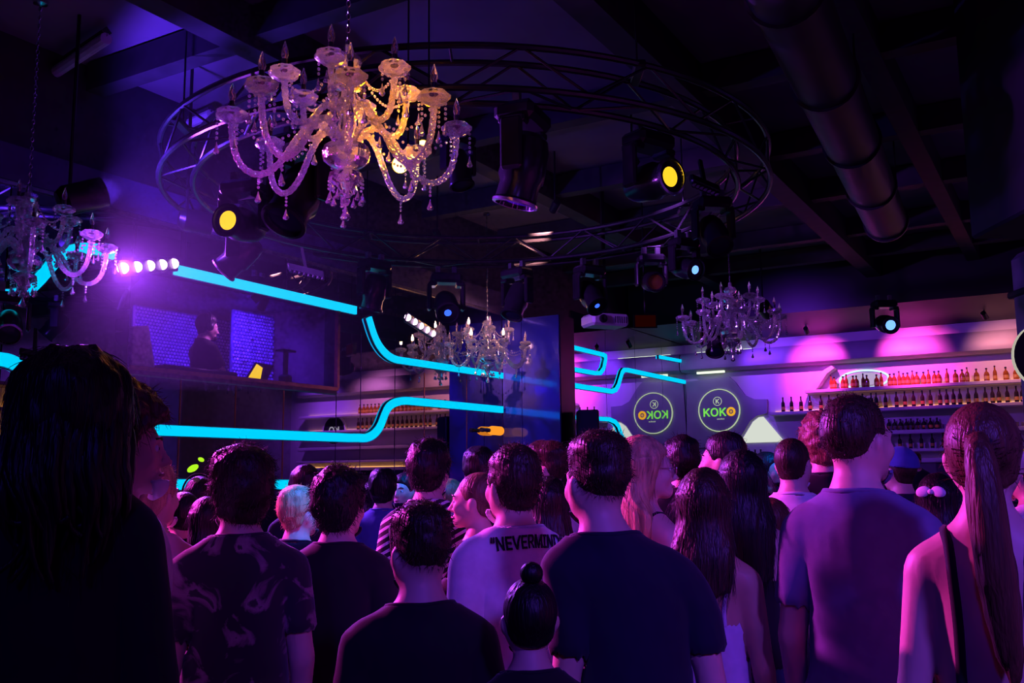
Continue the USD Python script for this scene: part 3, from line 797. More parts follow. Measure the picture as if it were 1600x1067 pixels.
for lab, a, b in (('pale batten light on the ceiling in the upper left corner', (-20, 184), (166, 60)), ('short pale batten light on the ceiling above the leftmost chandelier', (178, 246), (330, 178))):
    A, B = atz(*a, 5.23), atz(*b, 5.23)
    t = thing('batten_light', lab, 'light', loc=A)
    part(t, 'tube', tube([A, B], 0.05, 10), M('batten_white', (0.6, 0.6, 0.7), 0.4))
    part(t, 'tray', tube([A + [0, 0, 0.06], B + [0, 0, 0.06]], 0.045, 4), dark, smooth=False)

for lab, px_, py, y, sx_, sz_ in (('black loudspeaker beside the wing wall', 919, 640, 14.3, 0.32, 0.7),):
    p = at(px_, py, y)
    t = thing('loudspeaker', lab, 'loudspeaker', loc=(p[0], y, p[2] - sz_))
    part(t, 'cabinet', wbox(p[0] - sx_ / 2, p[0] + sx_ / 2, y, y + 0.35, p[2] - sz_, p[2], 0.02), blackplastic)
    part(t, 'grille', wbox(p[0] - sx_ / 2 + 0.02, p[0] + sx_ / 2 - 0.02, y - 0.012, y, p[2] - sz_ + 0.03, p[2] - 0.03, 0.004), M('speaker_grille', (0.02, 0.02, 0.025), 0.8, bump=0.6, bscale=300))
    part(t, 'stand', cat([tube([(p[0], y + 0.17, 0.02), (p[0], y + 0.17, p[2] - sz_ + 0.01)], 0.02, 8), lathe([(0.0, 0), (0.22, 0), (0.22, 0.02), (0.0, 0.025)], 20, (p[0], y + 0.17, 0))]), black)

bl = thing('bottle_shape_glow', 'orange glowing shape like a bottle lying on its side, beside the wing wall', 'lamp', loc=mwp(-8.8, 2.2, 0.05))  # emissive bottle shape with a dark neck
bs, bz = mpx(757, 672, 0.06)
part(bl, 'body', lathe([(0.0, 0.0), (0.06, 0.0), (0.068, 0.015), (0.068, 0.26), (0.055, 0.31), (0.03, 0.34)], 16, mwp(bs + 0.42, bz, 0.09), -WD), glow('orange_glow', (1.0, 0.3, 0.02), 1.1))
part(bl, 'neck', lathe([(0.03, 0.34), (0.024, 0.5), (0.032, 0.505), (0.032, 0.56), (0.0, 0.565)], 12, mwp(bs + 0.42, bz, 0.09), -WD), blackplastic)
part(bl, 'bracket', fbox(MF, bs + 0.2, bs + 0.26, bz - 0.03, bz + 0.03, 0.0, 0.09), black)

# ------------------------------------------------------------------ chandeliers
crys = crystal('crystal_glass', (0.97, 0.95, 1.0))
crysarm = crystal('crystal_arm', (0.95, 0.93, 0.98), 0.1)
bulbglass = M('bulb_glass', (0.85, 0.85, 0.85), 0.03, transmission_weight=0.92)
bulb_lit = glow('bulb_lit', (1.0, 0.42, 0.05), 60.0)
bulb_warm = glow('bulb_warm', (1.0, 0.42, 0.1), 110.0)
filam = M('filament', (0.9, 0.5, 0.25), 0.3, 1.0)
sleeve = M('candle_sleeve', (0.05, 0.04, 0.05), 0.3)
BULB = [(0.0, 0.0), (0.012, 0.002), (0.019, 0.025), (0.018, 0.045), (0.011, 0.07), (0.004, 0.092), (0.0, 0.1)]
BALL = lathe([(0.0, -1), (0.6, -0.8), (1, 0), (0.6, 0.8), (0.0, 1)], 7)


def ball(c, r):
    m = BALL.copy(); m.apply_scale(r); m.apply_translation(c); return m


def drop(c, L, r):
    return lathe([(0.0, 0), (0.15 * r, -0.1 * L), (0.55 * r, -0.5 * L), (r, -0.78 * L), (0.7 * r, -0.93 * L), (0.0, -L)], 6, c)


def chandelier(loc, label, rotz, top):
    t = thing('chandelier', label, 'chandelier', loc, rotz, group='crystal chandeliers')
    P = lambda par, n, m, mat, **kw: part(par, n, m, mat, local=True, **kw)
    # stem: glass balls and vases, bowl, dish and finial
    P(t, 'stem', lathe([(0.0, 0.6), (0.02, 0.6), (0.024, 0.55), (0.06, 0.54), (0.075, 0.505), (0.06, 0.47), (0.025, 0.455), (0.03, 0.44), (0.075, 0.425), (0.085, 0.395), (0.07, 0.36), (0.03, 0.345), (0.055, 0.33), (0.062, 0.295), (0.05, 0.265), (0.025, 0.25), (0.03, 0.2), (0.045, 0.16), (0.04, 0.1), (0.05, 0.06), (0.0, 0.05)], 20, lobes=(10, 0.05)), crysarm)
    P(t, 'bowl', lathe([(0.0, 0.075), (0.07, 0.07), (0.112, 0.045), (0.125, 0.01), (0.115, -0.03), (0.08, -0.06), (0.045, -0.07), (0.0, -0.07)], 28, lobes=(14, 0.02)), crys)
    P(t, 'dish', lathe([(0.0, -0.07), (0.05, -0.08), (0.085, -0.1), (0.09, -0.125), (0.05, -0.16), (0.03, -0.19), (0.035, -0.21), (0.0, -0.22)], 24, lobes=(12, 0.03)), crys)
    P(t, 'finial', cat([ball((0, 0, -0.245), 0.026), drop((0, 0, -0.26), 0.09, 0.028)]), crys)
    for k in range(10):
        a = 2 * math.pi * k / 10
        c = np.array([0.088 * math.cos(a), 0.088 * math.sin(a), -0.125])
        P(t, 'bead_strand', cat([ball(c - [0, 0, 0.02 * j + 0.012], 0.008) for j in range(3)] + [drop(c - [0, 0, 0.075], 0.06, 0.017)]), crys)
    # hanging chain
    ch = [tube([(0.012 * math.cos(x), 0.012 * math.sin(x) if k % 2 else 0, 0.62 + 0.036 * k + 0.018 * math.sin(x)) if not k % 2 else (0, 0.012 * math.cos(x), 0.62 + 0.036 * k + 0.018 * math.sin(x)) for x in np.linspace(0, 2 * math.pi, 9)], 0.0028, 4, cap=False) for k in range(int((top - 0.62) / 0.036))]
    P(t, 'chain', cat(ch), chrome)
    P(t, 'cord', tube([(0.004, 0.004, 0.59), (-0.004, 0.003, (top + .6) / 2), (0, 0, top)], 0.004, 5), black)
    P(t, 'ceiling_rose', lathe([(0.0, top), (0.06, top), (0.055, top - 0.03), (0.0, top - 0.05)], 16), chrome)
    lower = smoothpath([(0.045, 0.05), (0.09, 0.125), (0.15, 0.155), (0.215, 0.12), (0.285, 0.02), (0.36, -0.085), (0.44, -0.125), (0.515, -0.09), (0.56, 0.0), (0.575, 0.1), (0.578, 0.15)], 84)
    upper = smoothpath([(0.03, 0.16), (0.06, 0.235), (0.105, 0.255), (0.16, 0.2), (0.215, 0.145), (0.27, 0.15), (0.31, 0.22), (0.325, 0.31), (0.328, 0.36)], 66)
    bulbs = []
    tips = []
    for tier, prof, n, off in (('lower', lower, 8, 0.2), ('upper', upper, 6, 0.45)):
        for k in range(n):
            a = 2 * math.pi * k / n + off
            ca, sa = math.cos(a), math.sin(a)
            arm = P(t, 'arm', tube([(r * ca, r * sa, z) for r, z in prof], 0.0165, 12, twist=(3, 9.0, 0.15)), crysarm)
            R_, Z_ = prof[-1]
            e = np.array([R_ * ca, R_ * sa, Z_])
            tips.append((tier, e))
            P(arm, 'cup', lathe([(0.0, -0.012), (0.02, -0.012), (0.055, 0.002), (0.076, 0.024), (0.077, 0.042), (0.058, 0.058), (0.03, 0.06), (0.0, 0.058)], 24, e, lobes=(8, 0.08)), crys)
            P(arm, 'candle_sleeve', lathe([(0.0, 0.058), (0.014, 0.058), (0.014, 0.105), (0.0, 0.106)], 10, e), sleeve)
            P(arm, 'filament', tube([e + [0, 0, 0.108], e + [0.003, 0, 0.13], e + [-0.003, 0, 0.15], e + [0, 0, 0.165]], 0.0022, 4), filam)
            b = P(arm, 'bulb', lathe(np.array(BULB) + [0, 0.103], 12, e), bulbglass)
            bulbs.append(b)
            for q_ in range(3):
                aa = a + (q_ - 1) * 1.9
                c = e + np.array([0.07 * math.cos(aa), 0.07 * math.sin(aa), 0.018])
                nb = 5 if tier == 'lower' else 3
                P(arm, 'bead_strand', cat([ball(c - [0, 0, 0.025 * j + 0.012], 0.0085) for j in range(nb)] + [drop(c - [0, 0, 0.025 * nb + 0.006], 0.07, 0.016)]), crys)
            # pendants at the low point of the arm
            rl, zl = prof[np.argmin(prof[:, 1] + 5 * (prof[:, 0] < 0.2))]
            c = np.array([rl * ca, rl * sa, zl - 0.016])
            P(arm, 'pendant', cat([ball(c - [0, 0, 0.012 + 0.02 * j], 0.008) for j in range(3)] + [drop(c - [0, 0, 0.07], 0.065, 0.018)]), crys)
    for tier, hub, sag in (('lower', 0.4, 0.02), ('upper', 0.5, 0.06)):
        ts = [e for q_, e in tips if q_ == tier]
        for e in ts:
            a_ = np.array([0.06 * e[0] / np.linalg.norm(e[:2]), 0.06 * e[1] / np.linalg.norm(e[:2]), hub])
            ms = []
            for x in np.linspace(0.06, 0.95, 17):
                p = a_ * (1 - x) + e * x - [0, 0, (0.2 if tier == 'lower' else 0.12) * 4 * x * (1 - x)]
                ms.append(ball(p, 0.0085))
            P(t, 'garland', cat(ms), crys)
    return t, bulbs


def relight(root, names, mat):
    for n in names:
        p = stage.GetPrimAtPath(str(root.GetPath()) + '/' + n)
        p = p if p else stage.OverridePrim(str(root.GetPath()) + '/' + n)
        UsdShade.MaterialBindingAPI.Apply(p).Bind(mat)


CZ = 3.42
NEAR = at(541, 243, 4.8)
ch0, bulbs = chandelier(NEAR, 'large crystal chandelier nearest the camera with glowing amber bulbs, inside the ring', 0, CEIL - NEAR[2])
relight(ch0, [], bulb_lit)
for lab, p, rz in (('crystal chandelier at the left edge in front of the wavy cyan line', at(38, 422, 7.2), 20), ('crystal chandelier with a few glowing bulbs in the middle, in front of the wing wall', at(762, 560, 13.6), 12), ('unlit crystal chandelier on the right before the bar corner', at(1143, 505, 11.3), 33)):
    c = copy_of(ch0, (p[0], p[1], NEAR[2]), lab, rz, group='crystal chandeliers', inst=False)
    if 'few glowing' in lab:
        relight(c, ['arm_002/bulb', 'arm_005/bulb', 'arm_006/bulb', 'arm_011/bulb'], bulb_warm)

# pair of amber lamps just behind the near chandelier
L_amber = glow('amber_lamp', (1.0, 0.5, 0.05), 22.0)
for lab, x_, y_, yy, dr in (('round amber lamp glowing through the near chandelier, the lower of two', 625, 257, 5.5, (-0.25, -1, -0.25)), ('round amber lamp glowing through the near chandelier, the upper of two', 660, 232, 5.55, (-0.2, -1, -0.2))):
    p = at(x_, y_, yy)
    d = np.array(dr, float); d /= np.linalg.norm(d)
    t = thing('par_lamp', lab, 'lamp', loc=p)
    part(t, 'can', lathe([(0.0, -0.14), (0.035, -0.13), (0.058, -0.1), (0.058, 0.0), (0.052, 0.0), (0.05, -0.01)], 20, p, d), black)
    part(t, 'lens', lathe([(0.05, -0.008), (0.035, 0.006), (0.0, 0.014)], 20, p, d), L_amber)
    part(t, 'stem', tube([p - d * 0.12, p - d * 0.12 + [0, 0.05, 0.1], [p[0] - d[0] * 0.12, p[1] + 0.17, CEIL]], 0.006, 5), black)
    q_ = p + d * 0.05 + np.array([-0.03, 0, 0.0])
    lamp(t, q_, NEAR + [0.1, 0, 0.28], (1.0, 0.3, 0.0), P_AMBER, 0.03, 33, 0.5)
# ------------------------------------------------------------------ spots of the bar and the ring
def spot_fixture(label, pos, target, col, power, cone, r=0.03):
    pos = np.asarray(pos, float); d = np.asarray(target, float) - pos; d /= np.linalg.norm(d)
    t = thing('spot_lamp', label, 'spotlight', loc=pos)
    part(t, 'can', lathe([(0.0, -0.16), (0.045, -0.155), (0.05, -0.14), (0.05, 0.0), (0.044, 0.0), (0.042, -0.03), (0.0, -0.031)], 16, pos, d), black)
    part(t, 'stem', tube([pos - d * 0.08, (pos - d * 0.08) * [1, 1, 0] + [0, 0, SOF]], 0.012, 6), black)
    lamp(t, pos + d * 0.03, target, col, power, r, cone, 1.0)


SOF = 4.5
for lab, s, ts, tz, col, pw_, cone in (
        ('added black spot lamp under the soffit right in the bar corner', 0.7, 0.6, 3.0, (0.4, 0.2, 1.0), 11, 50),  # added to brighten the sign panel in the corner
        ('black spot lamp under the soffit next to the corner lamp', 1.5, 2.2, 3.7, (0.22, 0.04, 1.0), 60, 38),
        ('black spot lamp under the soffit, third from the bar corner', 3.1, 3.0, 3.7, (1.0, 0.05, 0.7), 170, 32),
        ('black spot lamp under the soffit, fourth from the bar corner', 4.6, 4.9, 3.75, (1.0, 0.06, 0.6), 150, 34),
        ('black spot lamp under the soffit, fifth from the bar corner', 6.3, 6.6, 3.6, (1.0, 0.3, 0.35), 40, 40),
        ('black spot lamp under the soffit, sixth from the bar corner', 8.6, 8.6, 3.2, (0.8, 0.2, 0.6), 60, 50)):
    spot_fixture(lab, bwp(s, 4.36, 1.5), bwp(ts, tz, 0), col, pw_, cone)

# lamps added to light the inside of the DJ booth
SOF = HEAD + 0.06
spot_fixture('added black spot lamp under the booth ceiling right of the DJ', mwp(-12.9, 3.52, -0.3), mwp(-12.6, 2.9, -1.0), (0.1, 0.02, 1.0), 40, 70)
spot_fixture('added black spot lamp under the booth ceiling left of the DJ', mwp(-14.6, 3.52, -0.4), mwp(-14.3, 3.0, -1.7), (0.28, 0.04, 1.0), 50, 70)

SOF = CEIL
spot_fixture('added black spot lamp under the ceiling aimed at the blue wing wall', (-0.9, 11.9, 4.6), mwp(-8.09, 2.6, 0.6), (0.04, 0.02, 1.0), 60, 30)  # added to make the wing wall bluer
spot_fixture('added black spot lamp under the ceiling aimed at the middle chandelier', (0.5, 11.0, 4.7), (-0.35, 13.6, 3.4), (1.0, 0.38, 0.4), 650, 18)  # added warm light on the middle chandelier
spot_fixture('added black spot lamp under the ceiling aimed at the right chandelier', (1.3, 9.6, 4.8), (2.58, 11.3, 3.42), (0.42, 0.1, 1.0), 190, 24)  # added violet light on the right chandelier
SOF = HEAD + 0.06
spot_fixture('added small black spot lamp under the booth ceiling over the counter', mwp(-13.2, 3.55, -0.12), mwp(-13.72, 2.85, -0.72), (0.55, 0.12, 0.9), 7, 40)  # added front fill on the DJ

# added housings around the large wash lights set at the top of the script
for nm, lab in (('magenta_wash', 'unseen black wash lamp with magenta light at the mirror wall, left of the picture'), ('blue_fill', 'added black wash lamp with blue light behind the camera on the right'), ('blue_fill_left', 'added black wash lamp with dim blue light behind the camera on the left'),
                ('ceiling_fill', 'added black wash lamp pointing up at the ceiling above the leftmost lamp bar'), ('chandelier_fill', 'added black wash lamp above the DJ opening pointing to the right chandelier'),
                ('chandelier_fill_near', 'added black wash lamp near the left edge pointing at the near chandelier'), ('bar_fill', 'added black wash lamp under the ceiling in front of the bar')):
    wp, wt, wr = WASHES[nm]
    wd = (wt - wp) / np.linalg.norm(wt - wp)
    t = thing('added_wash_lamp', lab, 'stage light', loc=wp)
    k = 1.25 * wr
    part(t, 'can', lathe([(0.0, -3.2 * k), (0.7 * k, -3.1 * k), (k, -2.6 * k), (k, -0.2 * k), (0.9 * k, -0.2 * k), (0.88 * k, -1.1 * k), (0.0, -1.2 * k)], 16, wp, wd), black)
    bp = wp - wd * 2.4 * k
    part(t, 'stem', tube([bp, bp * [1, 1, 0] + [0, 0, CEIL]], 0.015, 6), black)
SOF = 4.5
spot_fixture('added black spot lamp under the soffit at the far right end of the bar', bwp(10.4, 4.36, 1.5), bwp(10.6, 2.6, 0), (0.35, 0.06, 1.0), 60, 50)  # added so the bar end shows lit in the mirror
SOF = CEIL
spot_fixture('added black spot lamp under the ceiling washing the right hand wall', bwp(10.0, 4.6, 7.0), bwp(12.0, 1.9, 7.5), (0.3, 0.06, 1.0), 90, 60)  # added so the mirror under the booth reflects a violet wall
# narrow cyan and blue beams from above onto single heads in the crowd
for lab, a, b, pw_, cn in (('small spot lamp with a cyan beam onto the head beside the floral shirt', (0.7, 3.3, 4.7), at(472, 790, 4.4), 700, 2.6),
                           ('small spot lamp with a cyan beam onto the face by the painted light patch', (2.6, 4.6, 4.7), at(1203, 722, 6.8), 500, 2.4),
                           ('small spot lamp with a cyan beam onto the far face left of the striped shirt', (0.3, 4.3, 4.7), at(631, 755, 6.8), 500, 2.2),
                           ('small spot lamp with a blue beam onto the hair right of the striped shirt', (0.5, 3.0, 4.75), at(704, 765, 5.0), 450, 2.4)):
    spot_fixture(lab, a, b, (0.0, 0.17, 1.0), pw_, cn)
# ------------------------------------------------------------------ people
from scipy.spatial import cKDTree
import scipy.sparse as sps


class Field:
    """a signed distance field on a grid (z may be unevenly spaced), blended shape by shape, then meshed by surface nets"""
    def __init__(self, xs, ys, zs):
        self.ax = [np.asarray(a, np.float32) for a in (xs, ys, zs)]
        self.v = np.full([len(a) for a in self.ax], 0.5, np.float32)

    def crop(self, lo, hi):
        sl = [slice(max(0, int(np.searchsorted(a, l)) - 1), int(np.searchsorted(a, h)) + 1) for a, l, h in zip(self.ax, lo, hi)]
        g = np.meshgrid(*[a[s] for a, s in zip(self.ax, sl)], indexing='ij', sparse=True)
        return tuple(sl), g

    def blend(self, sl, d, k, cut=False):
        a = self.v[sl]
        if cut:
            d = -d
            h = np.clip(0.5 - 0.5 * (a - d) / k, 0, 1) if False else np.clip(0.5 + 0.5 * (d - a) / k, 0, 1)
            self.v[sl] = a * (1 - h) + d * h + k * h * (1 - h)
        else:
            h = np.clip(0.5 + 0.5 * (a - d) / k, 0, 1)
            self.v[sl] = a * (1 - h) + d * h - k * h * (1 - h)

    def cap(self, a, b, ra, rb, k=0.03):
        a, b = np.asarray(a, np.float32), np.asarray(b, np.float32)
        R = max(ra, rb) + k + 0.04
        sl, (X, Y, Z) = self.crop(np.minimum(a, b) - R, np.maximum(a, b) + R)
        ab = b - a
        t = np.clip(((X - a[0]) * ab[0] + (Y - a[1]) * ab[1] + (Z - a[2]) * ab[2]) / (ab @ ab + 1e-12), 0, 1)
        d = np.sqrt((X - a[0] - t * ab[0]) ** 2 + (Y - a[1] - t * ab[1]) ** 2 + (Z - a[2] - t * ab[2]) ** 2) - (ra + t * (rb - ra))
        self.blend(sl, d, k)

    def ell(self, c, r, k=0.03, cut=False):
        c, r = np.asarray(c, np.float32), np.asarray(r, np.float32)
        sl, (X, Y, Z) = self.crop(c - r - k - 0.05, c + r + k + 0.05)
        self.blend(sl, ell_d(X, Y, Z, c, r), k, cut)

    def mesh(self):
        return surface_nets(*self.ax, self.v)


def ell_d(X, Y, Z, c, r):
    x, y, z = X - c[0], Y - c[1], Z - c[2]
    k0 = np.sqrt((x / r[0]) ** 2 + (y / r[1]) ** 2 + (z / r[2]) ** 2)
    k1 = np.sqrt((x / r[0] ** 2) ** 2 + (y / r[1] ** 2) ** 2 + (z / r[2] ** 2) ** 2)
    return k0 * (k0 - 1) / np.maximum(k1, 1e-6)


def surface_nets(xs, ys, zs, v):
    ins = v < 0
    nx, ny, nz = v.shape
    c = [(i, j, k) for i in (0, 1) for j in (0, 1) for k in (0, 1)]
    tot = sum(ins[i:nx - 1 + i, j:ny - 1 + j, k:nz - 1 + k].astype(np.int8) for i, j, k in c)
    I, J, K = np.nonzero((tot > 0) & (tot < 8))
    idx = np.full((nx - 1, ny - 1, nz - 1), -1, np.int64)
    idx[I, J, K] = np.arange(len(I))
    acc, n = np.zeros((len(I), 3)), np.zeros(len(I))
    for a in c:
        for ax in range(3):
            if a[ax]:
                continue
            b = list(a); b[ax] = 1
            va, vb = v[I + a[0], J + a[1], K + a[2]], v[I + b[0], J + b[1], K + b[2]]
            m = (va < 0) != (vb < 0)
            t = np.where(m, va / np.where(m, va - vb, 1), 0)
            pa = np.stack([xs[I + a[0]], ys[J + a[1]], zs[K + a[2]]], 1)
            pb = np.stack([xs[I + b[0]], ys[J + b[1]], zs[K + b[2]]], 1)
            acc += m[:, None] * (pa + (pb - pa) * t[:, None]); n += m
    V = acc / n[:, None]
    F = []
    for ax in range(3):
        o1, o2 = [(1, 2), (2, 0), (0, 1)][ax]
        s = [slice(1, -1)] * 3
        s[ax] = slice(0, -1)
        e = [slice(1, -1)] * 3
        e[ax] = slice(1, None)
        A, B = ins[tuple(s)], ins[tuple(e)]
        for flip, m in ((0, A & ~B), (1, ~A & B)):
            p = np.argwhere(m)
            off = np.array([1, 1, 1]); off[ax] = 0
            p = p + off
            q = []
            for d1, d2 in ((-1, -1), (0, -1), (0, 0), (-1, 0)):
                w_ = p.copy(); w_[:, o1] += d1; w_[:, o2] += d2
                q.append(idx[w_[:, 0], w_[:, 1], w_[:, 2]])
            q = np.stack(q, 1)
            F.append(q[:, ::-1] if flip else q)
    F = np.vstack(F)
    F = F[(F >= 0).all(1)]
    return V, np.vstack([F[:, [0, 1, 2]], F[:, [0, 2, 3]]])


def normals(V, F):
    n = np.zeros_like(V)
    fn = np.cross(V[F[:, 1]] - V[F[:, 0]], V[F[:, 2]] - V[F[:, 0]])
    for k in range(3):
        np.add.at(n, F[:, k], fn)
    return n / np.maximum(np.linalg.norm(n, axis=1, keepdims=True), 1e-12)


def relax(V, F, it=2, lam=0.5, fixed=None):
    n = len(V)
    e = np.vstack([F[:, [0, 1]], F[:, [1, 2]], F[:, [2, 0]]])
    A = sps.coo_matrix((np.ones(len(e)), (e[:, 0], e[:, 1])), shape=(n, n)).tocsr()
    A = ((A + A.T) > 0).astype(float)
    D = np.asarray(A.sum(1)).ravel()
    for _ in range(it):
        W = (A @ V) / np.maximum(D, 1)[:, None]
        W = np.where((D > 0)[:, None], V + lam * (W - V), V)
        if fixed is not None:
            W[fixed] = V[fixed]
        V = W
    return V


def hand_mesh():
    """a relaxed left-or-right hand, wrist at the origin, fingers along -z, thumb towards +y, palm facing -x"""
    f = Field(np.arange(-0.06, 0.05, 0.0048), np.arange(-0.065, 0.085, 0.0048), np.arange(-0.215, 0.05, 0.0048))
    f.cap((0, 0, 0.045), (0, 0, -0.01), 0.026, 0.024, 0.01)
    f.cap((0, -0.018, -0.03), (0, -0.026, -0.085), 0.015, 0.012, 0.012)
    f.cap((0, 0.014, -0.03), (0, 0.026, -0.085), 0.015, 0.012, 0.012)
    f.cap((0, 0, -0.02), (0, 0, -0.085), 0.017, 0.013, 0.012)
    for y, L in ((0.03, 0.072), (0.01, 0.082), (-0.011, 0.076), (-0.031, 0.06)):
        a = np.array([0, y, -0.09]); b = a + [-0.006, y * 0.12, -0.45 * L]; c_ = b + [-0.016, y * 0.03, -0.32 * L]; e = c_ + [-0.02, 0, -0.2 * L]
        f.cap(a, b, 0.0093, 0.0085, 0.003); f.cap(b, c_, 0.0085, 0.008, 0.003); f.cap(c_, e, 0.008, 0.007, 0.003)
    f.cap((-0.004, 0.022, -0.028), (-0.014, 0.05, -0.06), 0.014, 0.0105, 0.008)
    f.cap((-0.014, 0.05, -0.06), (-0.02, 0.056, -0.1), 0.0105, 0.008, 0.004)
    return f.mesh()


HAND = hand_mesh()


def head_shapes(f, fem):
    f.ell((0, -0.018, 1.705), (0.0755, 0.097, 0.092), 0.03)
    f.ell((0, 0.03, 1.663), (0.064, 0.072, 0.092), 0.03)
    for s in (-1, 1):
        f.cap((s * 0.05, 0.0, 1.637), (s * 0.012, 0.078, 1.584), 0.02 if fem else 0.024, 0.016 if fem else 0.019, 0.03)
        f.ell((s * 0.04, 0.072, 1.648), (0.022, 0.02, 0.024), 0.02)
        f.cap((s * 0.012, 0.096, 1.697), (s * 0.046, 0.082, 1.697), 0.009, 0.008, 0.015)
        f.ell((s * 0.031, 0.104, 1.678), (0.017, 0.014, 0.012), 0.012, cut=True)
        f.ell((s * 0.0785, -0.004, 1.664), (0.009, 0.019, 0.031), 0.008)
        f.ell((s * 0.086, -0.012, 1.672), (0.006, 0.014, 0.02), 0.006)
        f.cap((s * 0.012, 0.107, 1.636), (s * 0.012, 0.107, 1.636), 0.0085, 0.0085, 0.008)
    f.cap((0, 0.099, 1.684), (0, 0.122, 1.642), 0.0085, 0.0115, 0.012)
    f.ell((0, 0.098, 1.612), (0.024, 0.012, 0.007), 0.008)
    f.ell((0, 0.096, 1.602), (0.021, 0.012, 0.008), 0.008)
    f.ell((0, 0.086, 1.582), (0.02, 0.016, 0.016), 0.02)


ARMS = {'relaxed': ((0.212, -0.03, 1.13), (0.225, 0.04, 0.88)), 'bent': ((0.215, -0.02, 1.14), (0.16, 0.20, 1.08)), 'forward': ((0.21, 0.1, 1.17), (0.16, 0.32, 1.13))}
BODIES = {}


def body(fem, arms, fine):
    key = (fem, arms, fine)
    if key in BODIES:
        return BODIES[key]
    h = 0.0095 if fine else 0.015
    zs = np.concatenate([np.arange(-0.03, 1.44, 0.021 if fine else 0.03), np.arange(1.446, 1.83, 0.008 if fine else 0.0125)])
    f = Field(np.arange(-0.37, 0.371, h), np.arange(-0.2, 0.45 if arms != 'relaxed' else 0.22, h), zs)
    w_ = 0.88 if fem else 1.0
    f.ell((0, 0, 1.33), (0.163 * w_, 0.112 * w_, 0.21), 0.05)
    f.ell((0, 0, 1.10), (0.145 * (0.9 if fem else 1), 0.098 * w_, 0.2), 0.07)
    f.ell((0, -0.005, 0.94), (0.17 * (1.0 if fem else 0.98), 0.118, 0.14), 0.06)
    if fem:
        for s in (-1, 1):
            f.ell((s * 0.075, 0.085, 1.29), (0.06, 0.055, 0.06), 0.03)
    f.cap((0, -0.02, 1.475), (0, -0.008, 1.63), 0.053 if fem else 0.064, 0.049 if fem else 0.06, 0.03)
    for s in (-1, 1):
        f.cap((0, -0.025, 1.42), (s * 0.145 * w_, -0.02, 1.42), 0.075 * w_, 0.058 * w_, 0.04)
        f.cap((0, -0.025, 1.525), (s * 0.125 * w_, -0.02, 1.445), 0.05 * w_, 0.045 * w_, 0.04)
        el, wr = [np.array(p) * [s * w_, 1, 1] for p in ARMS[arms]]
        f.cap((s * 0.163 * w_, -0.015, 1.41), el, 0.056 * w_, 0.041 * w_, 0.022)
        f.cap(el, wr, 0.042 * w_, 0.027, 0.012)
        f.cap((s * 0.088, 0, 0.92), (s * 0.1, 0.012, 0.5), 0.09, 0.056, 0.03)
        f.cap((s * 0.1, 0.0, 0.5), (s * 0.1, -0.02, 0.1), 0.056, 0.04, 0.02)
        f.ell((s * 0.1, -0.025, 0.37), (0.05, 0.055, 0.12), 0.03)
        f.cap((s * 0.1, -0.04, 0.045), (s * 0.112, 0.12, 0.032), 0.042, 0.034, 0.02)
    head_shapes(f, fem)
    V, F = f.mesh()
    V[:, 2] = np.maximum(V[:, 2], 0.0)
    V = relax(V, F, 1, 0.4)
    nb = len(V)
    for s in (-1, 1):                                    # hands, with five fingers, grown onto the wrists
        el, wr = [np.array(p) * [s * w_, 1, 1] for p in ARMS[arms]]
        z = (el - wr) / np.linalg.norm(el - wr)
        inward = np.array([-s, 0, 0.0]) if arms == 'relaxed' else np.array([0, 0, -1.0])
        x = -(inward - z * (inward @ z)); x /= np.linalg.norm(x)
        y = np.cross(z, x)
        if (y @ np.array([0, 1, 0]) if arms == 'relaxed' else y @ np.array([-s, 0, 0])) < 0:
            y = -y
        HV = HAND[0] @ np.array([x, y, z]) + wr
        HF = HAND[1] if np.linalg.det(np.array([x, y, z])) > 0 else HAND[1][:, ::-1]
        F = np.vstack([F, HF + len(V)]); V = np.vstack([V, HV])
    N = normals(V, F)
    arm = np.full(len(V), -1.0)                           # how far down the arm: 0 shoulder .. 1 elbow .. 2 wrist
    for s in (-1, 1):
        el, wr = [np.array(p) * [s * w_, 1, 1] for p in ARMS[arms]]
        for a, b, r0, r1, o in ((np.array([s * 0.163 * w_, -0.015, 1.41]), el, 0.056 * w_, 0.041 * w_, 0), (el, wr, 0.042 * w_, 0.027, 1)):
            ab = b - a
            t = np.clip((V - a) @ ab / (ab @ ab), 0, 1)
            d = np.linalg.norm(V - a - t[:, None] * ab, axis=1) - (r0 + t * (r1 - r0))
            m = (d < 0.014) & (V[:, 0] * s > 0.06)
            if o == 0:
                m &= (V[:, 0] * s > 0.146 * w_)
            arm = np.where(m, t + o, arm)
    arm[nb:] = 2.2
    BODIES[key] = V, F, N, arm
    return BODIES[key]


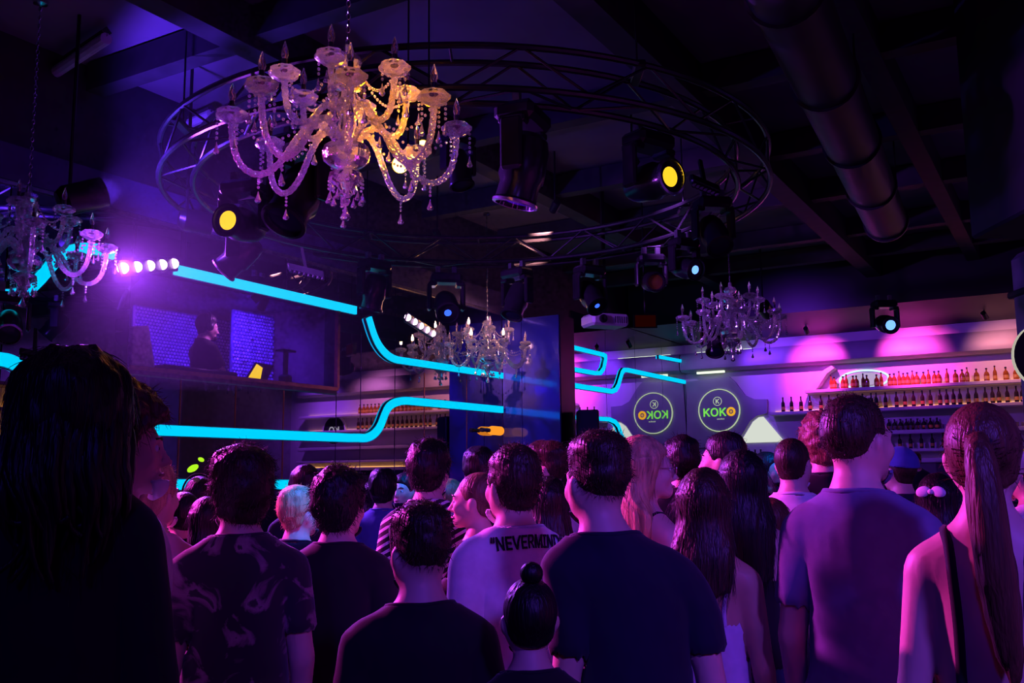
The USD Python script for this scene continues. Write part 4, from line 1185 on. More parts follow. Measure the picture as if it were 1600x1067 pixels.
def garment(V, F, N, mask, off, seed=0, wrinkle=0.006, ws=(9, 9, 5), smooth_it=3, edge=0.003, flare=None):
    """cloth over the masked part of the body: pushed out, softened and wrinkled, its edges close to the skin"""
    fm = mask[F].all(1)
    Fs = F[fm]
    used = np.unique(Fs)
    if not len(used):
        return None
    new = np.full(len(V), -1); new[used] = np.arange(len(used))
    Fs = new[Fs]
    e = np.sort(np.vstack([Fs[:, [0, 1]], Fs[:, [1, 2]], Fs[:, [2, 0]]]), 1)
    u, cnt = np.unique(e, axis=0, return_counts=True)
    rim = np.zeros(len(used), bool); rim[np.unique(u[cnt == 1])] = True
    v, n = V[used], N[used]
    o = np.full(len(v), off)
    if flare is not None:
        o = o + flare(v)
    wv = meshkit.fbm(v * np.array(ws), 3, seed) - 0.5
    v2 = v + n * (o + wrinkle * 2 * wv)[:, None]
    v2 = relax(v2, Fs, smooth_it, 0.5)
    inner = v + n * edge
    v2[rim] = v[rim] + n[rim] * (off * 0.8)
    # a turned-in hem gives the cloth its thickness
    k = len(v2)
    bd = e[np.isin((e[:, 0].astype(np.int64) << 32) + e[:, 1], (u[cnt == 1][:, 0].astype(np.int64) << 32) + u[cnt == 1][:, 1])]
    raw = np.vstack([Fs[:, [0, 1]], Fs[:, [1, 2]], Fs[:, [2, 0]]])
    key = (e[:, 0].astype(np.int64) << 32) + e[:, 1]
    ub = set(((u[cnt == 1][:, 0].astype(np.int64) << 32) + u[cnt == 1][:, 1]).tolist())
    b = raw[np.array([x in ub for x in key.tolist()])] if len(ub) else np.zeros((0, 2), int)
    Fh = np.vstack([np.stack([b[:, 1], b[:, 0], b[:, 0] + k], 1), np.stack([b[:, 1], b[:, 0] + k, b[:, 1] + k], 1)]) if len(b) else np.zeros((0, 3), int)
    Vall = np.vstack([v2, inner])
    return Vall, np.vstack([Fs, Fh])


CR_C, CR_R = (0, -0.018, 1.705), (0.0755, 0.097, 0.092)


def hair_shape(style, seed, fine):
    h = 0.0075 if fine else 0.012
    S = dict(top=0.026, side=0.012, amp=0.012, sc=(34, 34, 34), nape=1.585, front=1.742, long=None, fade=0)
    S.update({'short': {}, 'thick': dict(top=0.038, side=0.024, amp=0.02, sc=(26, 26, 22), nape=1.578),
              'fade': dict(top=0.03, side=0.006, amp=0.010, nape=1.635, fade=1), 'buzz': dict(top=0.006, side=0.004, amp=0.002, nape=1.59),
              'crop': dict(top=0.013, side=0.006, amp=0.006, nape=1.62, fade=1), 'quiff': dict(top=0.045, side=0.008, amp=0.016, sc=(30, 24, 30), fade=1, nape=1.62), 'curly': dict(top=0.06, side=0.038, amp=0.045, sc=(30, 30, 30), nape=1.58),
              'long': dict(top=0.014, side=0.014, amp=0.007, sc=(55, 55, 4), nape=1.5, long=1.36), 'longer': dict(top=0.015, side=0.016, amp=0.009, sc=(55, 55, 4), nape=1.5, long=1.26),
              'bob': dict(top=0.016, side=0.018, amp=0.006, sc=(55, 55, 4), nape=1.5, long=1.46),
              'sleek': dict(top=0.008, side=0.006, amp=0.0008, sc=(36, 36, 10), nape=1.6), 'afro': dict(top=0.055, side=0.05, amp=0.03, sc=(40, 40, 10), nape=1.5, long=1.38)}[style])
    lo = (S['long'] or 1.5) - 0.06
    f = Field(np.arange(-0.19, 0.191, h), np.arange(-0.24, 0.18, h), np.arange(lo, 1.9, h))
    X, Y, Z = np.meshgrid(*f.ax, indexing='ij')
    P = np.stack([X, Y, Z], -1)
    d = ell_d(X, Y, Z, CR_C, CR_R)
    d = np.minimum(d, ell_d(X, Y, Z, (0, -0.01, 1.665), (0.07, 0.075, 0.1)))
    t = S['side'] + (S['top'] - S['side']) * ss(1.715, 1.80, Z)
    nz = meshkit.fbm(P.reshape(-1, 3) * np.array(S['sc']) + seed * 7.3, 2, seed).reshape(X.shape) - 0.45
    lowf = meshkit.noise(P.reshape(-1, 3) * 14 + seed, seed + 3).reshape(X.shape) - 0.5
    hl = np.interp(Y, [-0.12, -0.07, -0.035, -0.005, 0.012, 0.03, 0.055, 0.09, 0.12], [S['nape'], S['nape'], S['nape'] + 0.02, 1.685, 1.665, 1.665, 1.715, S['front'], S['front'] + 0.01])
    if style == 'quiff':
        t = t + 0.03 * ss(0.0, 0.1, Y) * ss(1.72, 1.78, Z)
    if S['fade']:
        t = t * (0.25 + 0.75 * ss(0.0, 0.07, Z - hl))
    d = d - t - S['amp'] * nz - 0.35 * S['amp'] * lowf
    cut = hl - Z + 0.01 * lowf
    k = 0.014
    hh = np.clip(0.5 + 0.5 * (cut - d) / k, 0, 1)
    v = d * (1 - hh) + cut * hh + k * hh * (1 - hh)
    if S['long']:
        z1 = S['long']
        q = ss(1.66, 1.48, Z)
        wd = 0.094 + 0.018 * q - 0.02 * ss(1.5, z1, Z)
        yc = -0.03 - 0.055 * q
        ry = 0.085 - 0.035 * q
        rr = np.sqrt((X / wd) ** 2 + ((Y - yc) / ry) ** 2)
        c = (rr - 1) * np.minimum(wd, ry) * 0.9 - S['amp'] * nz * 1.2
        c = np.maximum(c, Z - 1.72)
        end = z1 + 0.03 * np.abs(X) / 0.1 + 0.03 * lowf + 0.02 * nz
        c = np.maximum(c, end - Z)
        c = np.maximum(c, Y - (0.035 - 0.035 * q))
        k = 0.02
        hh = np.clip(0.5 + 0.5 * (v - c) / k, 0, 1)
        v = v * (1 - hh) + c * hh - k * hh * (1 - hh)
    f.v = v.astype(np.float32)
    f.v[[0, -1]] = 0.1; f.v[:, [0, -1]] = 0.1; f.v[:, :, [0, -1]] = 0.1
    return f.mesh()


def skinmat(name, col):
    return M('skin_' + name, col, 0.48, var=0.06, scale=14, bump=0.1, bscale=120, bdist=0.001, specular_ior_level=0.4)


SKIN = {'fair': skinmat('fair', (0.62, 0.4, 0.32)), 'tan': skinmat('tan', (0.48, 0.28, 0.18)), 'dark': skinmat('dark', (0.07, 0.04, 0.03))}
def hairmat(name, col):
    return M('hair_' + name, col, 0.45, var=0.4, scale=40, stretch=(1, 1, 0.12), bump=0.9, bscale=110, bdist=0.006, specular_ior_level=0.35)
HAIR = {'black': hairmat('black', (0.008, 0.006, 0.006)), 'brown': hairmat('brown', (0.035, 0.018, 0.01)), 'chestnut': hairmat('chestnut', (0.09, 0.04, 0.02)),
        'blond': hairmat('blond', (0.5, 0.32, 0.16)), 'ginger': hairmat('ginger', (0.2, 0.08, 0.05)), 'lightbrown': hairmat('lightbrown', (0.16, 0.085, 0.045))}
def clothmat(name, col, var=0.08):
    return M('cloth_' + name, col, 0.85, var=var, scale=25, bump=0.25, bscale=260, bdist=0.001, sheen_weight=0.15, specular_ior_level=0.25)
CLOTH = {k: clothmat(k, c) for k, c in dict(black=(0.012, 0.012, 0.014), white=(0.72, 0.7, 0.72), grey=(0.14, 0.14, 0.26), navy=(0.01, 0.012, 0.03), pink=(0.65, 0.4, 0.45), denim=(0.04, 0.06, 0.12), lilac=(0.6, 0.5, 0.65), blue=(0.06, 0.1, 0.35), beige=(0.4, 0.33, 0.25)).items()}
MATS['floral'] = usdkit.material(stage, '/World/Looks/cloth_floral', {'tc': ('texture_coordinate', {}), 'v': ('voronoi_texture', {'scale': 7.0, 'randomness': 1.0}), 'n': ('noise_texture', {'scale': 9.0, 'detail': 4.0, 'distortion': 1.2}),
    'r': ('rgb_ramp', {'ramp': [(0.0, (0.015, 0.013, 0.02)), (0.52, (0.015, 0.013, 0.02)), (0.58, (0.22, 0.12, 0.16)), (0.66, (0.3, 0.2, 0.22)), (0.7, (0.03, 0.03, 0.03)), (1.0, (0.03, 0.05, 0.03))]}), 'p': ('principled_bsdf', {'roughness': 0.8, 'sheen_weight': 0.3})},
    [('tc.object', 'n.vector'), ('n.fac', 'r.fac'), ('r.color', 'p.base_color')], surface='p.BSDF')
MATS['stripes'] = usdkit.material(stage, '/World/Looks/cloth_stripes', {'tc': ('texture_coordinate', {}), 'mp': ('mapping', {'rotation': (0, 0.5, 0)}), 'w': ('wave_texture', {'wave_type': 'bands', 'bands_direction': 'z', 'scale': 10.0, 'distortion': 0.6, 'detail': 1.0}),
    'r': ('rgb_ramp', {'ramp': [(0.0, (0.015, 0.015, 0.02)), (0.6, (0.015, 0.015, 0.02)), (0.66, (0.75, 0.72, 0.75)), (1.0, (0.75, 0.72, 0.75))]}), 'p': ('principled_bsdf', {'roughness': 0.85})},
    [('tc.object', 'mp.vector'), ('mp.vector', 'w.vector'), ('w.fac', 'r.fac'), ('r.color', 'p.base_color')], surface='p.BSDF')
CLOTH['floral'], CLOTH['stripes'] = MATS['floral'], MATS['stripes']
eyew, irism = M('eye_white', (0.75, 0.72, 0.72), 0.15, var=0.03), M('iris_brown', (0.03, 0.02, 0.015), 0.1)
lipm, browm = M('lip_skin', (0.45, 0.17, 0.16), 0.4, var=0.05), HAIR['brown']
EYE_M, IRIS_M = trimesh.creation.icosphere(1, 0.0125), trimesh.creation.icosphere(1, 0.006)


def strands(parent, V, F, N, mat_, count, length, droop, seed, fn, wild=0.35, wide=0.0014, tie=None):
    """single hairs growing out of the hair's surface"""
    r = np.random.default_rng(seed)
    a = np.linalg.norm(np.cross(V[F[:, 1]] - V[F[:, 0]], V[F[:, 2]] - V[F[:, 0]]), axis=1)
    k = r.choice(len(F), count, p=a / a.sum())
    u = r.random((count, 2)); u = np.where(u.sum(1, keepdims=True) > 1, 1 - u, u)
    P = V[F[k, 0]] + u[:, :1] * (V[F[k, 1]] - V[F[k, 0]]) + u[:, 1:] * (V[F[k, 2]] - V[F[k, 0]])
    n = N[F[k, 0]]
    L = length * r.uniform(0.5, 1.3, (count, 1))
    flow = np.array([0, -0.25, -1.0]) - n * (n @ np.array([0, -0.25, -1.0]))[:, None]
    flow /= np.linalg.norm(flow, axis=1, keepdims=True) + 1e-6
    if wild < 0.1:
        if tie is not None:
            flow = np.array(tie) - P; flow -= n * (flow * n).sum(1, keepdims=True); flow /= np.linalg.norm(flow, axis=1, keepdims=True) + 1e-6
        d = n * 0.06 + r.normal(0, wild, (count, 3)) + flow
        L = L * (0.4 + 0.6 * np.minimum(1, np.abs(P[:, 2:] - 1.80) / 0.08))
    else:
        d = n * 0.3 + r.normal(0, wild, (count, 3)) + flow * droop
    pts = [P - n * 0.003]
    for j in range(1, 4):
        pts.append(pts[-1] + d / np.linalg.norm(d, axis=1, keepdims=True) * L / 3)
        d = d + [0, 0, -0.3 * droop] + r.normal(0, 0.5 * wild, (count, 3))
    pts = fn(np.stack(pts, 1).reshape(-1, 3))
    pp = str(parent.GetPath())
    c = UsdGeom.BasisCurves.Define(stage, numbered(pp + '/hair_strands'))
    c.CreateTypeAttr('linear')
    c.CreatePointsAttr(pts.astype(np.float32))
    c.CreateCurveVertexCountsAttr(np.full(count, 4, np.int32))
    c.CreateWidthsAttr(np.tile(np.array([wide, wide, wide * 0.8, wide * 0.3], np.float32), count))
    c.SetWidthsInterpolation('vertex')
    UsdShade.MaterialBindingAPI.Apply(c.GetPrim()).Bind(mat_)
    keys(c.GetPrim(), kind='stuff')


PEOPLE = []


def person(label, px, top, depth, yaw=0, hy=0, pitch=0, fem=False, arms='relaxed', hair='short', hc='brown', skin='fair', shirt='tee', sc='black', trousers='denim', build=1.0, fine=None, fuzz=0, lean=0, slide=0.0, seed=None, foot=None, hscale=1.0):
    """one standing person: px, top = picture position of the crown, depth in metres; yaw 0 faces away from the camera, positive turns to the left"""
    fine = depth < 4.3 if fine is None else fine
    seed = len(PEOPLE) + 1 if seed is None else seed
    V0, F, N0, arm = body(fem, arms, fine)
    HT = {'crop': 0.013, 'buzz': 0.007, 'sleek': 0.01, 'curly': 0.06, 'afro': 0.055, 'quiff': 0.045, 'thick': 0.04}.get(hair, 0.025)
    crown = at(px, top, depth)
    f0 = 0.0 if foot is None else foot
    s = (crown[2] - f0) / (1.797 + HT)
    loc = np.array([crown[0], crown[1], f0])
    hyr, pr = math.radians(hy), math.radians(pitch)

    def fn(v):
        v = np.array(v, float)
        w_ = ss(1.49, 1.6, v[:, 2])[:, None]
        # nod (about x at the neck), then turn (about z)
        o = np.array([0, -0.01, 1.56])
        a = pr * w_[:, 0]
        q = v - o
        y, z = q[:, 1] * np.cos(a) - q[:, 2] * np.sin(a), q[:, 1] * np.sin(a) + q[:, 2] * np.cos(a)
        q = np.stack([q[:, 0], y, z], 1)
        a = hyr * w_[:, 0]
        x, y = q[:, 0] * np.cos(a) - q[:, 1] * np.sin(a), q[:, 0] * np.sin(a) + q[:, 1] * np.cos(a)
        v = np.stack([x, y, q[:, 2]], 1) + o
        bw = ss(1.56, 1.45, v[:, 2])
        v[:, 0] += slide * ss(1.62, 1.3, v[:, 2])
        v[:, 0] *= 1 + (build - 1) * bw
        v[:, 1] *= 1 + (build - 1) * 0.7 * bw
        if lean:
            b = math.radians(lean) * ss(0.9, 1.3, v[:, 2])
            y, z = v[:, 1], v[:, 2] - 0.95
            v[:, 1] = y + np.sin(b) * np.maximum(z, 0)
            v[:, 2] = 0.95 + np.where(z > 0, z * np.cos(b), z)
        return v * s
    yaw = yaw - math.degrees(math.atan2(crown[0], crown[1]))      # turned relative to the line of sight
    t = thing('person', label, 'person', loc, yaw)
    P = lambda par, n, m, mat, **kw: part(par, n, m, mat, smooth=True, local=True, **kw)
    pm = SKIN[skin]
    P(t, 'body', (fn(V0), F), pm)
    x, y, z = V0.T
    rn = np.hypot(x, y + 0.015)
    info = dict(t=t, fn=fn, s=s, loc=loc, yaw=yaw, V0=V0, F=F, N0=N0)
    armless = arm < 0
    if shirt in ('tee', 'long_sleeve', 'jacket', 'sweatshirt'):
        end = {'tee': 0.72, 'long_sleeve': 1.93, 'jacket': 1.93, 'sweatshirt': 1.93}[shirt]
        zn = 1.54 - 0.07 * ss(-0.5, 1.0, (y + 0.015) / 0.08)
        m = (z > 0.86) & (arm < end) & ((z < zn) | ((rn > (0.085 if fem else 0.096)) & (z < 1.6)))
        off = {'tee': 0.014, 'long_sleeve': 0.012, 'jacket': 0.024, 'sweatshirt': 0.02}[shirt]
        fl = lambda v: 0.012 * ss(1.4, 1.0, v[:, 2]) + 0.004 * ((np.abs(v[:, 0]) > 0.2))
        g = garment(V0, F, N0, m, off, seed, 0.010 if shirt != 'long_sleeve' else 0.006, flare=fl)
        info['shirt'] = g
        sp = P(t, {'tee': 't_shirt', 'long_sleeve': 'shirt', 'jacket': 'jacket', 'sweatshirt': 'sweatshirt'}[shirt], (fn(g[0]), g[1]), CLOTH[sc])
        info['shirt_prim'] = sp
        if shirt in ('jacket',):
            a = np.linspace(0, 2 * math.pi, 26)[:-1]
            rr = 0.083 if not fem else 0.07
            ring_ = np.stack([rr * np.cos(a), -0.018 + rr * np.sin(a) * 1.02, 1.54 - 0.06 * np.maximum(np.sin(a), 0)], 1)
            P(sp, 'collar', fnmesh(fn, tube(np.vstack([ring_, ring_[:1]]), 0.016, 8, cap=False)), CLOTH[sc])
        else:
            a = np.linspace(0, 2 * math.pi, 31)
            g2 = V0[(z > 1.46) & (z < 1.57)]
            rr = 0.087 if not fem else 0.076
            kd = cKDTree(V0)
            ring_ = np.stack([rr * np.cos(a), -0.015 + rr * np.sin(a), 1.545 - 0.075 * ss(-0.5, 1.0, np.sin(a)) - 0.01 * np.abs(np.cos(a))], 1)
            _, ii = kd.query(ring_)
            ring_ = V0[ii] + N0[ii] * 0.008
            ring_ = 0.25 * np.roll(ring_[:-1], 1, 0) + 0.5 * ring_[:-1] + 0.25 * np.roll(ring_[:-1], -1, 0)
            P(sp, 'neckband', fnmesh(fn, tube(np.vstack([ring_, ring_[:1]]), 0.008, 6, cap=False)), CLOTH[sc])
    elif shirt in ('camisole', 'backless'):
        hi = 1.30 if shirt == 'camisole' else 1.10
        m = (z > 0.86) & (arm < 0) & (z < hi + 0.55 * np.clip(y, 0, 0.12) / 0.12 * (0.13 if shirt == 'camisole' else 0.3))
        g = garment(V0, F, N0, m, 0.007, seed, 0.004)
        sp = P(t, 'top', (fn(g[0]), g[1]), CLOTH[sc])
        kd = cKDTree(V0)
        for sgn in (-1, 1):
            gx = 0.095 * sgn
            th = np.linspace(0, 1, 22)
            guide = np.stack([gx * (1 - 0.0 * th), -0.13 + 0.24 * th, 0 * th], 1)
            guide[:, 2] = np.where(th < 0.35, hi - 0.02 + (1.49 - hi) * th / 0.35, np.where(th > 0.65, 1.49 - (1.49 - hi - 0.08) * (th - 0.65) / 0.35, 1.49 + 0.02 * np.sin((th - 0.35) / 0.3 * math.pi)))
            guide[:, 1] = np.where(th < 0.35, -0.13, np.where(th > 0.65, 0.13, -0.13 + 0.26 * (th - 0.35) / 0.3))
            _, ii = kd.query(guide)
            q_ = V0[ii] + N0[ii] * 0.002
            q_[1:-1] = 0.25 * q_[:-2] + 0.5 * q_[1:-1] + 0.25 * q_[2:]
            P(sp, 'strap', fnmesh(fn, tube(q_, 0.008 if shirt == 'camisole' else 0.013, 6)), CLOTH[sc])
    m = (z < 0.96) & (z > 0.07) & (arm < 0)
    g = garment(V0, F, N0, m, 0.009, seed + 5, 0.005)
    P(t, 'trousers', (fn(g[0]), g[1]), CLOTH[trousers])
    for sgn in (-1, 1):
        g = garment(V0, F, N0, (z < 0.1) & (x * sgn > 0), 0.006, seed, 0.0, smooth_it=1)
        v = fn(g[0]); v[:, 2] = np.maximum(v[:, 2], 0.0)
        P(t, 'shoe', (v, g[1]), CLOTH['black'])
        P(t, 'eye', fnmesh(fn, moved(EYE_M, (sgn * 0.031, 0.0845, 1.677))), eyew)
        P(t, 'iris', fnmesh(fn, moved(IRIS_M, (sgn * 0.031, 0.0925, 1.677))), irism)
        P(t, 'eyebrow', fnmesh(fn, tube([(sgn * 0.014, 0.1035, 1.701), (sgn * 0.032, 0.1, 1.706), (sgn * 0.048, 0.088, 1.702)], 0.0035, 5)), HAIR[hc])
    P(t, 'lips', fnmesh(fn, tube([(-0.022, 0.099, 1.607), (-0.008, 0.1095, 1.608), (0.008, 0.1095, 1.608), (0.022, 0.099, 1.607)], [0.003, 0.006, 0.006, 0.003], 6)), lipm)
    if hair:
        HV, HF = hair_shape(hair, seed, fine)
        if hscale != 1.0:
            HV = (HV - CR_C) * hscale + CR_C
        hp = P(t, 'hair', (fn(HV), HF), HAIR[hc])
        info['hair'] = hp
        if fuzz:
            long_ = hair in ('long', 'longer', 'bob', 'sleek', 'afro')
            strands(hp, HV, HF, normals(HV, HF), HAIR[hc], int(fuzz * 0.65), (0.05 if hair == 'sleek' else 0.09) if long_ else 0.03 if hair in ('curly', 'thick') else 0.02, 0.9 if long_ else 0.35, seed, fn, 0.05 if long_ else 0.4, tie=(0, -0.13, 1.715) if hair == 'sleek' else None)
    PEOPLE.append(info)
    return info


def moved(m, c):
    m = m.copy(); m.apply_translation(c); return m


def fnmesh(fn, m):
    return fn(m.vertices), np.array(m.faces)


def addto(info, name, m, mat, parent=None, **kw):
    """another piece on a person; m in the person's own untransformed frame"""
    return part(parent or info['t'], name, fnmesh(info['fn'], m), mat, smooth=True, local=True, **kw)
# nearest row
p1 = person('person with long dark braids in a dark jacket at the left edge, seen from behind', 122, 541, 2.15, yaw=-8, hy=-8, hair='afro', hc='black', skin='dark', shirt='jacket', sc='black', trousers='black', fuzz=2500, build=0.82)
r = np.random.default_rng(3)
for k in range(46):
    a = -0.15 + (k + 0.5) / 46 * (math.pi + 0.3) + math.pi
    lvl = r.uniform(0.3, 1.0)
    x0, y0 = 0.1 * math.cos(a), -0.018 + 0.115 * math.sin(a)
    z0 = 1.66 + 0.09 * lvl
    spread = 1.05 + 0.25 * r.random()
    zend = 1.36 + 0.16 * r.random()
    pth = smoothpath([(x0 * 0.85, y0 * 0.85, z0), (x0 * 1.12, y0 * 1.12, z0 - 0.05), (x0 * spread, y0 * spread - 0.01, 1.58), (x0 * spread + r.normal(0, 0.012), y0 * spread - 0.02, 1.48), (x0 * spread + r.normal(0, 0.02), y0 * spread - 0.02, zend)], 16)
    addto(p1, 'braid', tube(pth, np.interp(np.linspace(0, 1, 16), [0, 0.7, 1], [0.012, 0.011, 0.006]) * (1 + 0.12 * np.sin(np.arange(16) * 2.2)), 6), HAIR['black'], p1['hair'])
for k in range(9):
    a = 2 * math.pi * k / 9
    addto(p1, 'necklace_bead', moved(trimesh.creation.icosphere(1, 0.011), (0.085 * math.cos(a), -0.02 + 0.1 * math.sin(a), 1.535 - 0.05 * max(math.sin(a), 0))), chrome)
person('curly haired person in a white jacket, face in profile, behind the person with braids', 192, 596, 2.6, yaw=-70, hy=-20, hair='curly', hc='chestnut', shirt='jacket', sc='white', fuzz=1500)
person('blond boy with short hair in a pink T-shirt left of the patterned shirt', 240, 717, 3.5, yaw=-25, hy=-15, hair='short', hc='blond', sc='pink', fuzz=2200, build=0.95)
person('curly headed person in a dark floral shirt, seen from behind', 377, 694, 3.05, yaw=8, hy=12, hair='thick', hc='brown', sc='floral', fuzz=3000, hscale=1.04)
person('dark haired man in a plain black T-shirt right of the floral shirt', 531, 727, 3.45, yaw=-12, hy=-22, hair='thick', hc='black', sc='black', fuzz=2600)
person('short haired man low in the foreground with faded brown hair, left of the white sweatshirt', 657, 785, 2.45, yaw=5, hy=18, hair='fade', hc='brown', sc='black', fuzz=2600)
p7 = person('man in a white sweatshirt lettered across the back', 800, 694, 3.2, yaw=22, hy=12, hair='short', hc='brown', shirt='sweatshirt', sc='white', fuzz=2600, build=0.95)
person('broad man in a dark shirt with a faded haircut, right of the white sweatshirt', 932, 673, 2.6, yaw=8, hy=22, hair='fade', hc='brown', sc='navy', fuzz=2600, slide=0.1, build=0.95)
person('woman with straight dark hair and bare tanned shoulders in a light camisole', 1098, 725, 3.1, yaw=-12, hy=6, fem=True, hair='long', hc='brown', skin='tan', shirt='camisole', sc='lilac', fuzz=1800)
p20 = person('tall man in a loose grey T-shirt with cropped hair', 1333, 617, 2.8, yaw=-14, hy=-26, hair='crop', hc='brown', sc='grey', fuzz=1500, build=0.95)
p24 = person('woman with a long ponytail and bare back, thin black straps', 1531, 629, 2.25, yaw=-4, hy=0, fem=True, hair='sleek', hc='chestnut', shirt='backless', sc='black', fuzz=900, hscale=1.03)
pt = smoothpath([(0, -0.105, 1.715), (0, -0.15, 1.70), (0.005, -0.172, 1.63), (0.01, -0.175, 1.53), (0.02, -0.165, 1.40), (0.03, -0.15, 1.26), (0.035, -0.145, 1.19)], 40)
pm = tube(pt, np.interp(np.linspace(0, 1, 40), [0, 0.1, 0.3, 0.6, 0.9, 1], [0.018, 0.03, 0.04, 0.042, 0.028, 0.006]), 20)
pm.vertices += (meshkit.noise(pm.vertices * np.array([90, 90, 5]), 5)[:, None] - 0.5) * np.array([0.012, 0.012, 0])
addto(p24, 'ponytail', pm, HAIR['chestnut'], p24['hair'])
addto(p24, 'hair_tie', moved(trimesh.creation.torus(0.021, 0.008, 16, 8), (0, -0.122, 1.712)), CLOTH['black'], p24['hair'])
info = person('short person whose small hair bun shows below the lettered sweatshirt', 826, 900, 2.3, yaw=10, fem=True, hair='sleek', hc='black', sc='black', fine=True)
addto(info, 'hair_bun', moved(trimesh.creation.icosphere(2, 0.035), (0, -0.05, 1.82)), HAIR['black'], info['hair'])

# lettering on the back of the sweatshirt, laid onto the cloth
txt = meshkit.text_mesh('“NEVERMIND”', 0.05, 0.003, True)
txt = txt.subdivide_to_size(0.02)
b = txt.bounds
tv = txt.vertices - (b[0] + b[1]) / 2
tv[:, 0] *= 0.285 / (b[1, 0] - b[0, 0]); tv[:, 1] *= 1.0
gv, gf = p7['shirt']
gn = normals(gv, gf)
back = (gn[:, 1] < -0.2) & (np.arange(len(gv)) < len(gv) // 2)
kd = cKDTree(gv[back][:, [0, 2]])
tx, tz = 0.02 + tv[:, 0], 1.495 + tv[:, 1] * 0.85 - 0.06 * np.abs(tv[:, 0])
dd, ii = kd.query(np.stack([tx, tz], 1), k=6)
w6 = 1 / (dd + 1e-4); w6 /= w6.sum(1, keepdims=True)
ty = gv[back][:, 1][ii].min(1) - 0.003 - (tv[:, 2] + 0.0015)
part(p7['shirt_prim'], 'lettering', (p7['fn'](np.stack([tx, ty, tz], 1)), txt.faces), CLOTH['black'], smooth=False, local=True)

# second row
person('woman with hair tied up, face in profile, left of the white sweatshirt', 744, 737, 3.9, yaw=55, hy=18, fem=True, hair='sleek', hc='lightbrown', shirt='camisole', sc='black', fuzz=700)
p9 = person('bearded man in a black and white striped shirt with a black strap', 671, 683, 4.5, yaw=-15, hy=-12, hair='thick', hc='black', shirt='long_sleeve', sc='stripes', fuzz=1800, fine=True)
kd = cKDTree(p9['V0'])
gd = np.stack([np.linspace(-0.13, -0.15, 16), np.linspace(0.05, -0.15, 16), 1.50 - 0.45 * np.linspace(0, 1, 16) ** 1.5], 1)
_, ii = kd.query(gd)
addto(p9, 'backpack_strap', tube(p9['V0'][ii] + p9['N0'][ii] * 0.022, 0.018, 8), CLOTH['black'])
person('woman with long dark hair just right of the white sweatshirt', 857, 740, 4.2, yaw=5, fem=True, hair='longer', hc='black', sc='black', fuzz=1800)
person('man in a white collared shirt looking left, behind the broad man in dark', 856, 688, 5.3, yaw=50, hy=15, hair='quiff', hc='brown', shirt='jacket', sc='white', fuzz=900)
p13 = person('blonde woman with long hair and glasses in profile, in a black top', 1006, 676, 3.75, yaw=-48, hy=-30, fem=True, hair='longer', hc='blond', shirt='camisole', sc='black', hscale=1.02, fuzz=1800)
for sgn in (-1, 1):
    addto(p13, 'spectacle_rim', moved(T_ := trimesh.creation.torus(0.021, 0.0018, 20, 6), (0, 0, 0)).apply_transform(T.translation_matrix((sgn * 0.032, 0.112, 1.677)) @ T.rotation_matrix(math.pi / 2, (1, 0, 0))), chrome)
    addto(p13, 'spectacle_arm', tube([(sgn * 0.053, 0.11, 1.68), (sgn * 0.083, 0.02, 1.682), (sgn * 0.085, -0.01, 1.668)], 0.0016, 5), chrome)
person('dark haired person behind the blonde woman in glasses', 1064, 679, 5.4, yaw=10, hair='thick', hc='black', sc='black', fuzz=700)
person('man in profile facing left in front of the KOKO sign', 1128, 674, 4.9, yaw=55, hy=20, hair='short', hc='black', sc='black', fuzz=900)
person('woman with long black hair and bare shoulders left of the grey T-shirt', 1155, 698, 3.8, yaw=14, hy=10, fem=True, hair='longer', hc='black', shirt='camisole', sc='black', fuzz=1800)
person('man with close cropped hair in a white T-shirt before the painted light patch on the bar wall', 1237, 684, 4.6, yaw=-10, hy=-12, hair='buzz', hc='brown', sc='white', fuzz=500)
person('tall person with reddish curls half hidden by the tall man in grey', 1283, 642, 5.15, yaw=20, hair='curly', hc='ginger', sc='black', fuzz=900)
person('dark haired man right of the cropped man in white', 1276, 702, 6.0, yaw=-30, hair='short', hc='black', sc='black')
person('girl with wavy brown hair low between the bare shouldered woman and grey T-shirt', 1203, 774, 4.2, yaw=10, fem=True, hair='longer', hc='chestnut', sc='black', fuzz=1800)
p22 = person('man in a dark cap and navy shirt right of the tall man in grey', 1403, 703, 5.6, yaw=38, hy=8, hair='buzz', hc='brown', sc='navy', build=1.1, fine=True)
capm = Field(np.arange(-0.13, 0.131, 0.008), np.arange(-0.16, 0.2, 0.008), np.arange(1.68, 1.86, 0.008))
capm.ell((0, -0.015, 1.712), (0.096, 0.118, 0.115), 0.01)
X_, Y_, Z_ = np.meshgrid(*capm.ax, indexing='ij')
capm.v = np.maximum(capm.v, 1.708 + 0.12 * np.clip(Y_, -1, 0.05) - Z_).astype(np.float32)
cv, cf = capm.mesh()
part(p22['t'], 'cap', (p22['fn'](cv), cf), CLOTH['blue'], smooth=40, local=True)
vis = trimesh.creation.extrude_polygon(Polygon([(0.08 * math.cos(a), 0.07 + 0.1 * math.sin(a)) for a in np.linspace(0, math.pi, 16)]), 0.006, engine='earcut')
addto(p22, 'cap_visor', moved(vis, (0, 0, 1.715)), CLOTH['blue'])
p23 = person('dark haired woman with a white bow in her hair', 1464, 735, 4.3, yaw=-15, fem=True, hair='long', hc='black', sc='black', fuzz=1800)
bow = [trimesh.creation.icosphere(2, 1.0) for _ in range(2)]
for sgn, m in zip((-1, 1), bow):
    m.apply_scale([0.035, 0.014, 0.026]); m.apply_transform(T.rotation_matrix(sgn * 0.35, (0, 1, 0))); m.apply_translation((sgn * 0.036, -0.135, 1.72))
    addto(p23, 'bow_loop', m, CLOTH['white'])
addto(p23, 'bow_knot', moved(trimesh.creation.icosphere(1, 0.014), (0, -0.14, 1.72)), CLOTH['white'])
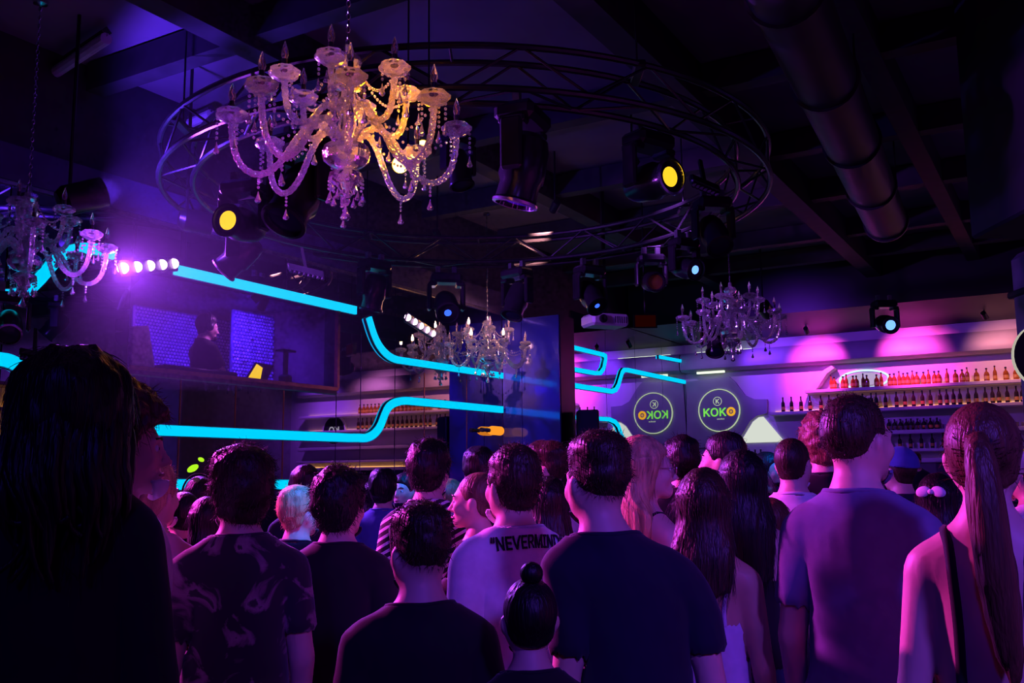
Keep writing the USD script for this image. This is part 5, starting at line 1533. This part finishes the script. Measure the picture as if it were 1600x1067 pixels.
person('person in a white top at the right edge behind the ponytail', 1600, 705, 4.75, yaw=60, fem=True, hair='sleek', hc='brown', sc='white')

# far row
person('long haired woman with a cyan lit face near the painted light patch on the bar wall', 1200, 703, 6.8, yaw=-110, hy=-10, fem=True, hair='longer', hc='black', sc='black', fuzz=1800)
person('person with cyan lit hair between the floral shirt and black T-shirt', 468, 757, 4.4, yaw=-35, hy=-20, hair='short', hc='blond', sc='navy', fuzz=900)
person('dark haired man in a blue shirt far back, left of the striped shirt', 600, 730, 6.4, yaw=-20, hair='thick', hc='black', sc='blue')
person('dark head behind the cyan lit hair, right of the lowest cyan line', 476, 725, 5.8, yaw=15, hair='thick', hc='black', sc='navy')
person('person with a cyan lit face turned to the camera, left of the striped shirt', 631, 738, 6.8, yaw=150, hair='short', hc='black', sc='navy')
person('dark haired person behind the woman with hair tied up', 746, 696, 5.9, yaw=20, hair='thick', hc='black', sc='black')
person('person with blue lit hair right of the striped shirt', 704, 744, 5.0, yaw=-20, fem=True, hair='long', hc='lightbrown', sc='navy', fuzz=1800)
person('dark haired person between the blond boy and the floral shirt, the nearer of two', 322, 772, 4.6, yaw=12, fem=True, hair='long', hc='black', sc='black', fuzz=1800)
p34 = person('dark haired person with a neon bow headband left of the floral shirt', 313, 741, 5.6, yaw=-15, fem=True, hair='long', hc='black', sc='black', fuzz=1800)
person('dark figure in black beside the blond boy', 285, 768, 5.0, yaw=25, hair='short', hc='black', sc='black')
neon = glow('neon_yellow_green', (0.5, 1.0, 0.02), 0.9)
for dx, dz, ry, sc_ in ((-0.035, 0.03, -0.5, (0.04, 0.014, 0.022)), (0.015, 0.085, 0.4, (0.022, 0.012, 0.014))):
    m = trimesh.creation.icosphere(1, 1.0); m.apply_scale(sc_); m.apply_transform(T.rotation_matrix(ry, (0, 1, 0))); m.apply_translation((dx, -0.05, 1.83 + dz))
    addto(p34, 'bow_loop', m, neon, label='neon yellow green bow loop')
addto(p34, 'headband', tube([(0.1 * math.cos(a), -0.04, 1.70 + 0.125 * math.sin(a)) for a in np.linspace(0, math.pi, 20)], 0.006, 6), CLOTH['black'])
person('dark haired person far back between the two curving cyan lines', 520, 735, 7.0, yaw=25, hair='short', hc='black', sc='black')
person('fair person in a lilac top far back, left of the blue shirted man', 585, 748, 7.4, yaw=-30, fem=True, hair='bob', hc='black', sc='lilac', fuzz=1800)
person('barkeeper in black behind the counter right of the capped man', 1430, 706, 17.9, yaw=170, hair='short', hc='brown', sc='black')
# the DJ
djp = person('DJ in black with headphones in the booth high on the left', 322, 489, mwp(-13.72, 0, -0.72)[1], yaw=-62, hy=-8, pitch=-8, arms='forward', hair='short', hc='black', sc='black', trousers='black', foot=1.46, fine=True)
for sgn in (-1, 1):
    m = lathe([(0.0, -0.014), (0.036, -0.012), (0.04, 0.0), (0.034, 0.014), (0.0, 0.016)], 16, (sgn * 0.094, -0.004, 1.668), (sgn, 0, 0))
    addto(djp, 'ear_cup', m, blackplastic)
addto(djp, 'headphone_band', tube([(0.1 * math.cos(a), -0.01, 1.69 + 0.14 * math.sin(a)) for a in np.linspace(0, math.pi, 24)], 0.01, 8), blackplastic)
# ------------------------------------------------------------------ stage haze in front of the mirror wall
hz_ = usdkit.material(stage, '/World/Looks/haze', {'p': ('principled_volume', {'color': (0.9, 0.88, 0.95), 'density': 0.0065, 'anisotropy': 0.3})}, volume='p.volume')
single('haze', 'thin stage haze hanging in front of the mirror wall', 'haze', fbox(MF, -16.4, -11.2, 2.3, 5.1, 0.08, 3.0), hz_, smooth=False, kind='stuff')
